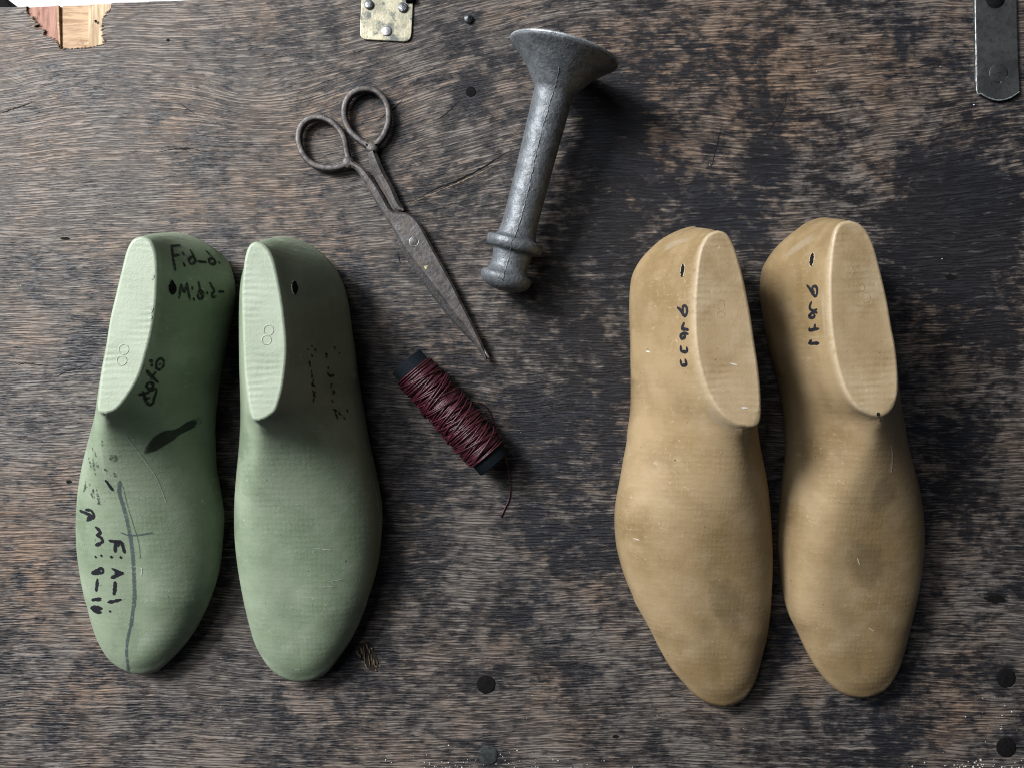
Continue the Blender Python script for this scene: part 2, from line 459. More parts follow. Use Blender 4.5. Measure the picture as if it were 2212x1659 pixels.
def make_board():
    root = empty('tabletop', (0, 0, 0)); tag(root, kind='structure')
    out = board_outline()
    pts = [Vector((p.x, p.y)) for p in out]
    no = len(pts)
    xs = np.concatenate([np.arange(-.455, -.325, .012), np.arange(-.325, .325, .0042), np.arange(.325, .46, .012)])
    ys = np.concatenate([np.arange(-.395, -.245, .012), np.arange(-.245, .252, .0042)])
    poly = [(p.x, p.y) for p in pts]
    pa = np.array(poly)
    def inside(x, y):
        c = False
        n = len(poly); j = n - 1
        for i in range(n):
            xi, yi = poly[i]; xj, yj = poly[j]
            if (yi > y) != (yj > y) and x < (xj - xi) * (y - yi) / (yj - yi) + xi: c = not c
            j = i
        return c
    for y in ys:
        for x in xs:
            x2, y2 = x + random.uniform(-.0006, .0006), y + random.uniform(-.0006, .0006)
            if y > 0.18:
                if not inside(x2, y2): continue
                if np.min((pa[:, 0] - x2) ** 2 + (pa[:, 1] - y2) ** 2) < .0012 ** 2: continue
            pts.append(Vector((x2, y2)))
    r = delaunay_2d_cdt(pts, [(i, (i + 1) % no) for i in range(no)], [list(range(no))], 1, 1e-7)
    vs, fs = r[0], r[2]
    bm = bmesh.new()
    bv = [bm.verts.new((v.x, v.y, 0)) for v in vs]
    for f in fs:
        try: bm.faces.new([bv[i] for i in f])
        except ValueError: pass
    loose = [v for v in bm.verts if not v.link_faces]
    bmesh.ops.delete(bm, geom=loose, context='VERTS')
    be = [e for e in bm.edges if len(e.link_faces) == 1]
    ex = bmesh.ops.extrude_edge_only(bm, edges=be)
    for g in ex['geom']:
        if isinstance(g, bmesh.types.BMVert): g.co.z = -VEN
    me = bm_mesh('top_veneer', bm, smooth=False)
    n = len(me.vertices)
    co = np.zeros(n * 3); me.vertices.foreach_get('co', co); co = co.reshape(-1, 3)
    if me.polygons and sum(p.normal.z * p.area for p in me.polygons) < 0: me.flip_normals()
    px = co[:, 0] / K + 1106; py = 829.5 - co[:, 1] / K
    for nm, L in (('dirt', [(*q[:4], q[4] * 1.2) for q in STAINS]), ('warm', [(*q[:4], q[4] * 1.5) for q in WARM]), ('pale', PALE)):
        a = me.attributes.new(nm, 'FLOAT', 'POINT'); a.data.foreach_set('value', blobs(px, py, L).astype(np.float32))
    # run of the grain: rises to the right along the top of the board, level below
    k = 1 / (1 + np.exp((py - 420) / 110))
    k2 = np.exp(-((px - 200) / 300) ** 2) * np.exp(-((py - 130) / 150) ** 2)
    slope_shift = -(0.20 * 620 * np.tanh((px - 900) / 620) * k) - 26 * np.sin(px / 170.0 + .5) * np.exp(-((py - 300) / 140) ** 2) * .8
    slope_shift += 7 * np.sin(px / 260.0 + py / 330.0) - 40 * k2
    slope_shift += 26 * np.exp(-(((px - 560) / 120) ** 2 + ((py - 215) / 60) ** 2)) + 14 * np.exp(-(((px - 1120) / 80) ** 2 + ((py - 880) / 70) ** 2))
    vpix = py - slope_shift
    U = px * K; Vv = -vpix * K
    uvl = me.uv_layers.new(name='grain')
    li = np.zeros(len(me.loops), dtype=np.int32); me.loops.foreach_get('vertex_index', li)
    uvl.data.foreach_set('uv', np.stack([U[li], Vv[li]], 1).ravel().astype(np.float32))
    link('top_veneer', me, M['wood'], root)
    # plies under the veneer
    e = [P(x, edge_y(x) + random.uniform(-.6, .6)) for x in range(-540, 2761, 60)] + [P(2760, 2250), P(-540, 2250)]
    link('core_board', plate_mesh('core_board', e, -.018, -VEN - .0010, .0003), M['ply_tan'], root)
    def slab(name, q, top, mat):
        link(name, plate_mesh(name, [P(*ZA(*p)) for p in q], -VEN - .0010, top, .0002, .0001), mat, root)
    slab('exposed_ply', [(290, 84), (672, 62), (690, 330), (715, 560), (720, 640), (620, 560), (460, 470), (300, 300)], -VEN + .0002, M['ply_pink'])
    slab('exposed_ply', [(674, 62), (706, 62), (712, 300), (728, 600), (716, 600), (690, 330)], -.0006, M['ply_tan'])
    slab('exposed_ply', [(740, 60), (1062, 50), (1062, 620), (742, 640)], -VEN - .0001, M['ply_tan'])
    slab('exposed_ply', [(1064, 50), (1370, 44), (1330, 200), (1262, 420), (1290, 570), (1064, 625)], -.0009, M['ply_pale'])
    fib = []
    for k in range(len(notch) - 1):
        (xa, ya), (xb, yb) = notch[k], notch[k + 1]
        for _ in range(max(1, int(math.hypot(xb - xa, yb - ya) / 3.2))):
            t = random.random(); x, y = xa + (xb - xa) * t, ya + (yb - ya) * t
            if y < 20: continue
            ln = random.uniform(3, 9) * (1 if x < 120 else -1); dy = -ln * .22 + random.uniform(-1, 1)
            a_ = P(x - ln * .5, y - dy * .5) + Vector((0, 0, .0001)); b_ = P(x + ln * .7, y + dy * .7) + Vector((0, 0, -random.uniform(.0001, .0009)))
            fib.append(tube([a_, a_.lerp(b_, .5) + Vector((0, 0, .0001)), b_], [.00035, .0003, .00008], 5, .5))
    link('torn_fibres', mesh('torn_fibres', *join(fib)), M['gouge'], root)
    # cracks, pits and gouge
    def crack(name, q, w, mat, z=.00012):
        c = catmull([P(*p) for p in q], 26)
        V, F = [], []
        for i in range(26):
            t = c[min(i + 1, 25)] - c[max(i - 1, 0)]
            nn = np.array([-t[1], t[0], 0]); nn /= np.linalg.norm(nn) + 1e-9
            ww = w * (math.sin(math.pi * (i + .3) / 25.6)) * random.uniform(.45, 1.2) + .00004
            j = nn * random.uniform(-1, 1) * .0003
            V += [c[i] + j + nn * ww + (0, 0, z - c[i][2]), c[i] + j - nn * ww + (0, 0, z - c[i][2])]
        for i in range(25): F.append((2 * i, 2 * i + 1, 2 * i + 3, 2 * i + 2))
        return link(name, mesh(name, V, F), mat, root)
    crack('crack', [(905, 428), (940, 410), (985, 392), (1030, 370), (1060, 352), (1108, 322)], .00055, M['pit'])
    crack('crack', [(882, 441), (930, 421), (985, 397), (1040, 373), (1095, 345)], .00035, M['gouge'], .00018)  # pale strip paints the highlight along the crack
    for q, w in ([[(385, 222), (405, 236), (425, 250)], .0003], [[(0, 246), (40, 232), (70, 222)], .0006], [[(815, 262), (850, 236), (870, 216)], .0006],
                 [[(1560, 270), (1545, 330), (1535, 370)], .0004], [[(995, 215), (960, 250), (935, 262)], .0005], [[(1960, 150), (2010, 140), (2065, 118)], .0004], [[(860, 545), (862, 560), (866, 570)], .0006], [[(1040, 885), (1020, 870), (1012, 850)], .0004],
                 [[(640, 700 - 60), (690, 645), (700, 640)], .0004], [[(120, 815), (150, 800), (178, 794)], .0004], [[(900, 1180), (960, 1176), (1010, 1181)], .0003], [[(1060, 1290), (1120, 1283), (1180, 1286)], .0003], [[(20, 790), (60, 786), (110, 792)], .0004],
                 [[(330, 330), (400, 322), (455, 330)], .0004], [[(1700, 200), (1690, 240), (1650, 300)], .0004]):
        crack('crack', q, w * .75, M['crack'])
    def pit(x, y, rx, ry):
        c = P(x, y); V = []
        nn = 18
        for i in range(nn):
            a = 2 * math.pi * i / nn; k = random.uniform(.75, 1.15)
            V.append((c.x + math.cos(a) * rx * K * k, c.y + math.sin(a) * ry * K * k, .00015))
        link('worm_hole', mesh('worm_hole', V, [tuple(range(nn))]), M['pit'], root)
    for q in ((141, 516, 10, 3.5), (149, 1040, 7, 4), (207, 47, 3.5, 3.5), (363, 88, 4, 3), (186, 1002, 6, 5), (2052, 600, 12, 6), (2150, 1293, 22, 9), (1330, 1590, 7, 4)): pit(*q)
    # torn patch beside the second green last
    ZG = Z(1250, 2400, 5.53)
    g = [(650, 570), (720, 520), (780, 440), (820, 370), (880, 340), (960, 440), (1040, 530), (1090, 650), (1130, 780), (1120, 900), (1060, 980), (960, 960), (900, 900), (830, 760), (740, 730), (690, 640)]
    V = [P(*ZG(*p)) + Vector((0, 0, .0002)) for p in g]
    link('gouge', mesh('gouge', V, [tuple(range(len(V)))], False), M['gouge_bed'], root)
    parts = []
    for a, b, w in [((690, 560), (760, 700), 26), ((660, 570), (720, 545), 22), ((810, 430), (850, 800), 18), ((760, 470), (810, 640), 22), ((860, 360), (935, 560), 15), ((935, 500), (950, 600), 16), ((980, 470), (1010, 520), 20),
                    ((985, 620), (1010, 860), 10), ((1020, 700), (1060, 880), 14), ((1060, 860), (1120, 890), 14), ((840, 800), (900, 900), 13), ((1075, 940), (1080, 970), 20), ((920, 640), (960, 880), 12), ((1100, 740), (1125, 840), 9)]:
        pa_, pb_ = P(*ZG(*a)), P(*ZG(*b))
        c = [pa_.lerp(pb_, t) + Vector((random.uniform(-.0002, .0002), 0, .0004 + .0005 * math.sin(math.pi * t))) for t in np.linspace(0, 1, 7)]
        r_ = [w / 5.53 / 1.7785 * K * (.25 + .75 * math.sin(math.pi * (t * .9 + .05))) for t in np.linspace(0, 1, 7)]
        parts.append(tube(c, r_, 6, .5))
    V, F = join(parts)
    link('splinters', mesh('splinters', V, F), M['gouge'], root)
make_board()

# ------------------------------------------------------------------ shoe lasts
def zw(py): return float(np.interp(py, [480, 620, 900, 1200, 1480], [.027, .025, .020, .0150, .0105]))
PLATE_Z = .078
def inward(pts):
    """unit 2D normals of a closed ring pointing inward"""
    t = np.roll(pts, -1, 0) - np.roll(pts, 1, 0)
    nrm = np.stack([-t[:, 1], t[:, 0]], 1)
    nrm /= np.linalg.norm(nrm, axis=1)[:, None] + 1e-12
    area2 = np.sum(pts[:, 0] * np.roll(pts[:, 1], -1) - np.roll(pts[:, 0], -1) * pts[:, 1])
    return nrm if area2 > 0 else -nrm

def make_last(name, label, outR, outL, plR, plL, crest, mat, group, blend=.0):
    """outR/outL: widest contour, toe to heel back. plR/plL: top plate, front to heel back. crest: toe to plate front with heights"""
    w = lambda L: np.array([tuple(P(x, y, zw(y))) for x, y in L])
    wp = lambda L: np.array([tuple(P(x, y, PLATE_Z)) for x, y in L])
    oR, oL = catmull(w(outR), 400), catmull(w(outL), 400)
    pR, pL = catmull(wp(plR), 200), catmull(wp(plL), 200)
    cr = catmull(np.array([tuple(P(x, y, z)) for x, y, z in crest]), 120)
    yf = cr[-1][1] - .004
    NF, NP = 64, 72
    def split(o):
        i = int(np.argmin(np.abs(o[:, 1] - yf) + (np.arange(400) > 330) * 9))
        def res(a, n, endpoint=True):
            s = np.concatenate([[0], np.cumsum(np.linalg.norm(np.diff(a, axis=0), axis=1))])
            t = np.linspace(0, s[-1], n, endpoint=endpoint)
            return np.stack([np.interp(t, s, a[:, k]) for k in range(3)], 1)
        return np.concatenate([res(o[:i + 1], NF, False), res(o[i:], NP)])
    R, L = split(oR), split(oL)
    def toppart(pl):
        tt = np.linspace(0, 1, NF, endpoint=False) ** 1.12
        c = np.stack([np.interp(tt, np.linspace(0, 1, 120), cr[:, k]) for k in range(3)], 1)
        s = np.concatenate([[0], np.cumsum(np.linalg.norm(np.diff(pl, axis=0), axis=1))])
        p = np.stack([np.interp(np.linspace(0, s[-1], NP), s, pl[:, k]) for k in range(3)], 1)
        return np.concatenate([c, p])
    TR, TL = toppart(pR), toppart(pL)
    n = NF + NP
    ringB = np.concatenate([R, L[-2:0:-1]])            # toe(0) .. heel(n-1) .. back to toe
    ringT = np.concatenate([TR, TL[-2:0:-1]])
    m = len(ringB)
    idx = np.concatenate([np.arange(n), np.arange(n - 2, 0, -1)])
    wgt = np.clip((idx - (NF - 16)) / 22.0, 0, 1); wgt = wgt * wgt * (3 - 2 * wgt)
    ins = idx / (NF - 1.0)
    flank = np.clip((ins - .45) / .55, 0, 1) * (1 - wgt)
    NL = 22
    nb = inward(ringB[:, :2])
    rows = []
    for fz, inset in ((0.0, .0085), (.03, .0060), (.16, .0030), (.45, .0009)):
        q = ringB.copy()
        q[:, :2] += nb * inset
        q[:, 2] = ringB[:, 2] * fz + .0003
        rows.append(q)
    wall_top = ringT.copy()
    isplate = idx >= NF
    nt = np.zeros((m, 2))
    pl_idx = np.where(isplate)[0]
    nn_ = inward(ringT[pl_idx[:-1]][:, :2])
    nt[pl_idx[:-1]] = nn_; nt[pl_idx[-1]] = nn_[0]
    wall_top[isplate, 2] -= .0016
    for k in range(NL + 1):
        u = k / NL
        a = u * math.pi / 2
        hf, vf = 1 - math.cos(a), math.sin(a)
        # instep: straighter, slightly hollow flanks below a rounded ridge
        hs, vs = .30 * u + .70 * (1 - math.cos(a)), .48 * u + .52 * math.sin(a)
        hp, vp = .84 * u + .16 * (1 - math.cos(a)), .84 * u + .16 * math.sin(a)
        h = (hf * (1 - flank) + hs * flank) * (1 - wgt) + hp * wgt
        v = (vf * (1 - flank) + vs * flank) * (1 - wgt) + vp * wgt
        q = ringB.copy()
        q[:, :2] += (wall_top[:, :2] - ringB[:, :2]) * h[:, None]
        q[:, 2] += (wall_top[:, 2] - ringB[:, 2]) * v
        rows.append(q)
    A = np.array(rows)
    lo = 4
    for it in range(7):                                 # relax along the last so sections flow into each other
        B = A.copy()
        B[lo + 1:-1] = .5 * A[lo + 1:-1] + .25 * (np.roll(A, 1, 1)[lo + 1:-1] + np.roll(A, -1, 1)[lo + 1:-1])
        f = .5 * (1 - wgt)[None, :, None]
        C = B.copy()
        C[lo + 1:-1] = B[lo + 1:-1] * (1 - f) + f * .5 * (B[lo:-2] + B[lo + 2:])
        top_ = .5 * A[-1] + .25 * (np.roll(A[-1], 1, 0) + np.roll(A[-1], -1, 0))
        C[-1][~isplate] = top_[~isplate]
        A = C
    rings = list(A)
    for dz, ins_ in ((.0009, .00025), (.0003, .0008), (.0, .0017)):
        q = ringT.copy()
        q[~isplate] = A[-1][~isplate]
        q[pl_idx, :2] += nt[pl_idx] * ins_
        q[pl_idx, 2] = ringT[pl_idx, 2] - dz
        rings.append(q)
    bm = bmesh.new()
    wear_highlight_l = bm.verts.layers.float.new('wear_highlight'); plate_l = bm.verts.layers.float.new('plate')
    bv = []
    for ri, r in enumerate(rings):
        row = []
        for i, p in enumerate(r):
            vtx = bm.verts.new(tuple(p))
            if isplate[i]:
                vtx[wear_highlight_l] = 1.0 if ri >= len(rings) - 4 else (0.35 if ri == len(rings) - 5 else 0.0)
                if ri == len(rings) - 1: vtx[wear_highlight_l] = .35; vtx[plate_l] = 1.0
            row.append(vtx)
        bv.append(row)
    flat = []
    for a_, b_ in zip(bv[:-1], bv[1:]):
        for i in range(m):
            j = (i + 1) % m
            bm.faces.new((a_[i], a_[j], b_[j], b_[i]))
    bm.faces.new(bv[0][::-1])
    top = bv[-1]
    # plate: cross strips, with an inner line of vertices so the pale edge tone stays at the rim
    def at(i): return top[i], top[(m - i) % m]
    prev = None
    for i in range(NF, n - 1):
        a_, b_ = at(i)
        l1 = bm.verts.new(a_.co.lerp(b_.co, .18)); l2 = bm.verts.new(a_.co.lerp(b_.co, .82))
        l1[plate_l] = l2[plate_l] = 1.0
        cur = (a_, l1, l2, b_)
        if prev:
            for k in range(3):
                flat.append(bm.faces.new((prev[k], cur[k], cur[k + 1], prev[k + 1])))
        prev = cur
    tipv = top[n - 1]
    for k in range(3): flat.append(bm.faces.new((prev[k], tipv, prev[k + 1])))
    bmesh.ops.remove_doubles(bm, verts=[v for v in bm.verts if v.co.z > .008], dist=.00006)
    wl = bm.verts.layers.float.get('wear_highlight')
    fp = Vector(tuple(ringT[NF]))
    soft = [v for v in bm.verts if (v.co - fp).length > .007 and v[wl] == 0.0 and v.co.z > .0135 and v.co.y < yf + .030 and v.co.z < PLATE_Z - .004]
    for _ in range(14): bmesh.ops.smooth_vert(bm, verts=soft, factor=.5, use_axis_x=True, use_axis_y=True, use_axis_z=True)
    ymin = min(v.co.y for v in bm.verts)
    soft = [v for v in soft if v.co.y < ymin + .045 and v.co.z > .0145]
    for _ in range(40): bmesh.ops.smooth_vert(bm, verts=soft, factor=.5, use_axis_x=True, use_axis_y=True, use_axis_z=True)
    fp = Vector(tuple(ringT[NF]))
    near = [v for v in bm.verts if (v.co - fp).length < blend * 2 and v.co.z > .05]
    for k in range(8):
        bmesh.ops.smooth_vert(bm, verts=[v for v in near if (v.co - fp).length < blend * (2 - k / 8)], factor=.5, use_axis_x=True, use_axis_y=True, use_axis_z=True)
    for v in near: v[wl] *= .6
    bm.normal_update()
    bmesh.ops.recalc_face_normals(bm, faces=bm.faces)
    up = [f for f in bm.faces if abs(f.normal.z) > .9995 and f.calc_center_median().z > PLATE_Z - .0004]
    upi = set(f.index for f in up)
    bm.faces.index_update()
    upi = set(f.index for f in up)
    me = D.meshes.new(name); bm.to_mesh(me)
    tree = BVHTree.FromBMesh(bm)
    bm.free()
    for p in me.polygons: p.use_smooth = p.index not in upi
    c = ringB.mean(0)
    root = empty(name, (c[0], c[1], 0)); tag(root, label, 'shoe last', group)
    link('body', me, mat, root)
    return root, tree

EYE = Vector((0, 0, CAM_H))
def drape(tree, px, py, lift=.00016):
    d = (P(px, py, 0) - EYE).normalized()
    hit, nrm, i, dist = tree.ray_cast(EYE, d)
    if hit is None: return None
    if nrm.dot(d) > 0: nrm = -nrm
    return hit + nrm * lift, nrm
def strokes(tree, conv, lines, width, jag=.18, lift=.00016):
    """pen lines lying on a surface; coordinates are read off the photograph; width in metres"""
    parts = []
    for q in lines:
        wv = width
        if isinstance(q, tuple) and isinstance(q[0], list): q, wv = q[0], q[1]
        pp = [conv(*a) for a in q]
        if len(pp) == 1: pp = [(pp[0][0] - 1.2, pp[0][1] - .5), (pp[0][0] + 1.2, pp[0][1] + .5)]
        ln = sum(math.hypot(pp[i + 1][0] - pp[i][0], pp[i + 1][1] - pp[i][1]) for i in range(len(pp) - 1))
        n = max(5, int(ln / 2.2))
        c = catmull(pp, n)
        pts, nr = [], []
        for a in c:
            h = drape(tree, a[0], a[1], lift)
            if h: pts.append(h[0]); nr.append(h[1])
        if len(pts) < 3: continue
        V, F = [], []
        n = len(pts)
        for i in range(n):
            t = (pts[min(i + 1, n - 1)] - pts[max(i - 1, 0)]).normalized()
            s = nr[i].cross(t).normalized()
            e = min(i, n - 1 - i)
            ww = wv * .5 * (.62 if e == 0 else (.92 if e == 1 else 1)) * random.uniform(1 - jag, 1 + jag)
            V += [pts[i] + s * ww, pts[i] - s * ww]
        # rounded ends
        for i in range(n - 1): F.append((2 * i, 2 * i + 1, 2 * i + 3, 2 * i + 2))
        for end, i in ((-1, 0), (1, n - 1)):
            t = (pts[1] - pts[0]).normalized() * -1 if end < 0 else (pts[-1] - pts[-2]).normalized()
            V.append(pts[i] + t * wv * .35)
            F.append((2 * i, 2 * i + 1, len(V) - 1))
        parts.append((V, F))
    return join(parts)
def patch(tree, conv, outline, lift=.00013, n=40, center=None):
    c = catmull([conv(*q) for q in outline], n, closed=True)
    cx, cy = c.mean(0) if center is None else conv(*center)
    V, F = [], []
    rr = [1.0, .75, .5, .25]
    for k in rr:
        for a in c:
            h = drape(tree, cx + (a[0] - cx) * k, cy + (a[1] - cy) * k, lift)
            V.append(h[0] if h else P(a[0], a[1], .03))
    h = drape(tree, cx, cy, lift); V.append(h[0])
    for r in range(len(rr) - 1):
        for i in range(n):
            j = (i + 1) % n
            F.append((r * n + i, r * n + j, (r + 1) * n + j, (r + 1) * n + i))
    o = (len(rr) - 1) * n
    for i in range(n): F.append((o + i, o + (i + 1) % n, len(V) - 1))
    return V, F
def ink(root, tree, conv, lines, width, mat=None, name='handwriting', jag=.18, lift=.00016):
    V, F = strokes(tree, conv, lines, width, jag, lift)
    return link(name, mesh(name, V, F), mat or M['ink'], root)
def ellipse(cx, cy, rx, ry, n=14, rot=0):
    return [(cx + rx * math.cos(a) * math.cos(rot) - ry * math.sin(a) * math.sin(rot), cy + rx * math.cos(a) * math.sin(rot) + ry * math.sin(a) * math.cos(rot)) for a in [2 * math.pi * i / n for i in range(n)]]
def pin_hole(root, tree, conv, cx, cy, rx, ry, mat, rot=0, outline=None):
    o = outline or ellipse(cx, cy, rx, ry, 14, rot)
    hole = link('pin_hole', mesh('pin_hole', *patch(tree, conv, o, .00030)), M['hole'], root)
    pts = []
    for a in catmull([conv(*q) for q in o], 40, closed=True):
        h = drape(tree, a[0], a[1], .0001)
        if h: pts.append(h[0])
    V, F = tube(pts, [random.uniform(.00012, .00042) for _ in pts], 6, 1, closed=True)
    link('hole_rim', mesh('hole_rim', V, F), mat, hole)
def stamped(root, tree, conv, circles, mat, r=.00050):
    parts = []
    for (cx, cy, rx, ry) in circles:
        pts = []
        for a in catmull([conv(*q) for q in ellipse(cx, cy, rx, ry)], 40, closed=True):
            h = drape(tree, a[0], a[1], -.00006)
            if h: pts.append(h[0])
        parts.append(tube(pts, r, 6, .6, closed=True))
    V, F = join(parts)
    link('stamped_number', mesh('stamped_number', V, F), mat, root)

A1, A2 = Z(200, 850, 1.8427), Z(200, 1650, 1.6587)
B1, B2 = Z(850, 850, 1.8429), Z(850, 1650, 1.6586)
C1, C2 = Z(2300, 800, 1.6586), Z(2300, 1700, 1.58)
E1, E2 = Z(2850, 800, 1.6587), Z(2850, 1700, 1.58)
def mp(f, L): return [f(*q) for q in L]

# --- first green last
g1R = mp(A2, [(540, 1557), (600, 1555), (680, 1530), (740, 1480), (820, 1400), (890, 1310), (950, 1200), (1000, 1080), (1040, 950), (1060, 830), (1070, 700), (1075, 580), (1065, 480), (1040, 350), (1022, 250), (1014, 100)]) + \
      mp(A1, [(1122, 1450), (1132, 1300), (1155, 1100), (1190, 900), (1217, 750), (1240, 600), (1250, 500), (1245, 400), (1212, 285), (1150, 200), (1080, 150), (1000, 112), (920, 86), (850, 78)])
g1L = mp(A2, [(540, 1557), (480, 1540), (420, 1510), (370, 1470), (320, 1400), (270, 1290), (240, 1190), (215, 1080), (190, 950), (170, 800), (162, 680), (165, 580), (178, 430), (205, 300)]) + \
      [(196, 970), (212, 900), (232, 800), (252, 720), (266, 640), (282, 575), (306, 532), (338, 508)] + [A1(850, 78)]
g1pR = mp(A1, [(380, 1368), (440, 1348), (490, 1305), (550, 1222), (620, 1100), (670, 940), (710, 780), (735, 620), (745, 480), (748, 330), (735, 220), (700, 135), (640, 105)])
g1pL = mp(A1, [(380, 1368), (340, 1364), (316, 1335), (320, 1250), (345, 1050), (375, 880), (402, 700), (440, 540), (480, 370), (520, 210), (560, 135), (600, 110), (640, 105)])
g1c = [(300, 1400, .022), (302, 1340, .0265), (296, 1267, .032), (276, 1165, .040), (250, 1063, .049), (231, 990, .0590), (227, 940, .0655), (226, 916, .0705), (226, 906, .0750)]
LASTS = 'plastic shoe lasts standing on the board'
G1, tG1 = make_last('shoe_last', 'green plastic shoe last with black handwriting on its heel, side and toe', g1R, g1L, g1pR, g1pL, g1c, M['green'], LASTS)
# --- second green last
g2R = mp(B2, [(500, 1605), (560, 1600), (620, 1580), (680, 1540), (750, 1450), (820, 1350), (880, 1230), (930, 1100), (970, 980), (1000, 850), (1015, 720), (1022, 600), (1018, 480), (1000, 370), (975, 250), (945, 120), (920, 0)]) + \
      mp(B1, [(1000, 1350), (975, 1200), (950, 1050), (930, 900), (907, 750), (885, 600), (865, 500), (840, 420), (800, 335), (745, 258), (660, 188), (580, 147), (510, 120), (455, 108)])
g2L = mp(B2, [(500, 1605), (440, 1597), (380, 1575), (320, 1530), (260, 1450), (210, 1350), (175, 1230), (145, 1100), (120, 960), (100, 820), (88, 680), (88, 560), (95, 420), (103, 330), (110, 200), (115, 50)]) + \
      mp(B1, [(131, 1450), (133, 1200), (131, 1000), (131, 800), (133, 620), (145, 430), (180, 300), (240, 205), (310, 145), (390, 113), (455, 108)])
g2pR = mp(B1, [(265, 1415), (310, 1402), (350, 1378), (390, 1340), (415, 1270), (440, 1170), (460, 1020), (466, 900), (460, 780), (440, 600), (415, 450), (385, 310), (350, 220), (300, 162), (240, 142)])
g2pL = mp(B1, [(265, 1415), (235, 1414), (212, 1390), (190, 1300), (175, 1200), (160, 1080), (150, 900), (143, 700), (140, 500), (148, 380), (160, 270), (178, 200), (205, 157), (240, 142)])
g2c = [(650, 1410, .0215), (650, 1368, .025), (640, 1284, .031), (607, 1182, .039), (573, 1080, .048), (562, 1004, .0580), (566, 955, .0650), (568, 934, .0705), (568, 926, .0750)]
G2, tG2 = make_last('shoe_last', 'green plastic shoe last with an oval hole and faded black specks, no clear writing', g2R, g2L, g2pR, g2pL, g2c, M['green'], LASTS)
# --- first tan last
t1L = mp(C2, [(760, 1602), (700, 1595), (640, 1570), (570, 1520), (510, 1450), (440, 1370), (370, 1250), (310, 1130), (260, 1040), (210, 950), (165, 850), (130, 740), (105, 620), (97, 480), (105, 370), (130, 240), (155, 100), (175, 0)]) + \
      mp(C1, [(185, 1450), (200, 1350), (210, 1250), (212, 1100), (210, 900), (207, 750), (205, 600), (210, 500), (225, 410), (260, 340), (320, 270), (400, 200), (480, 155), (560, 125), (610, 116)])
t1R = mp(C2, [(760, 1602), (820, 1590), (870, 1565), (920, 1510), (960, 1420), (990, 1300), (1020, 1190), (1037, 1080), (1050, 950), (1058, 800), (1060, 680), (1050, 520), (1035, 350), (1015, 200)]) + \
      [(1644, 980), (1632, 900), (1615, 800), (1604, 720), (1596, 640), (1587, 590), (1568, 540), (1540, 510)] + [C1(610, 116)]
t1pL = mp(C1, [(930, 1402), (870, 1385), (820, 1350), (770, 1300), (720, 1230), (670, 1120), (635, 1000), (615, 880), (605, 750), (605, 600), (615, 450), (630, 320), (655, 230), (700, 165), (760, 140)])
t1pR = mp(C1, [(930, 1402), (990, 1404), (1028, 1390), (1040, 1300), (1035, 1150), (1020, 1000), (1000, 870), (975, 700), (950, 560), (920, 420), (885, 290), (850, 205), (812, 155), (760, 140)])
t1c = [(1557, 1462, .0205), (1550, 1420, .024), (1537, 1330, .0305), (1545, 1223, .038), (1571, 1116, .047), (1594, 1022, .0580), (1599, 965, .0655), (1602, 940, .0712), (1603, 928, .0755)]
T1, tT1 = make_last('shoe_last', 'tan plastic shoe last lettered 9422 in black, beside the other tan last', t1R, t1L, t1pR, t1pL, t1c, M['tan'], LASTS, .006)
# --- second tan last
t2L = mp(E2, [(740, 1546), (690, 1545), (620, 1530), (560, 1490), (500, 1430), (440, 1350), (390, 1260), (340, 1150), (300, 1070), (275, 1000), (255, 900), (243, 760), (230, 640), (236, 500)]) + \
      [(1694, 1060), (1704, 980), (1702, 900), (1688, 820), (1668, 740)] + mp(E1, [(150, 560), (150, 470), (165, 370), (200, 300), (260, 220), (330, 155), (400, 100), (480, 67), (545, 58)])
t2R = mp(E2, [(740, 1546), (780, 1542), (830, 1525), (880, 1490), (930, 1420), (970, 1330), (1000, 1220), (1030, 1100), (1052, 1000), (1080, 900), (1100, 760), (1115, 640), (1112, 480), (1100, 400), (1080, 280), (1050, 180), (1020, 80), (1000, 0)]) + \
      [(1958, 930), (1946, 880), (1930, 820), (1912, 760), (1900, 700), (1890, 640), (1878, 590), (1855, 535), (1825, 498)] + [E1(545, 58)]
t2pL = mp(E1, [(890, 1338), (830, 1328), (770, 1300), (710, 1248), (660, 1170), (625, 1080), (595, 970), (575, 850), (560, 720), (555, 600), (553, 470), (560, 350), (570, 250), (590, 150), (625, 95), (690, 76)])
t2pR = mp(E1, [(890, 1338), (935, 1322), (970, 1282), (992, 1220), (1003, 1150), (1000, 1020), (985, 880), (960, 750), (935, 600), (902, 450), (870, 320), (840, 220), (800, 142), (750, 95), (690, 76)])
t2c = [(1860, 1445, .0205), (1852, 1400, .024), (1832, 1312, .030), (1822, 1205, .038), (1838, 1098, .047), (1875, 1006, .0580), (1893, 950, .0655), (1899, 926, .0710), (1901, 914, .0755)]
T2, tT2 = make_last('shoe_last', 'tan plastic shoe last lettered 9411 in black, partly in the shadow of its neighbour', t2R, t2L, t2pR, t2pL, t2c, M['tan'], LASTS, .006)

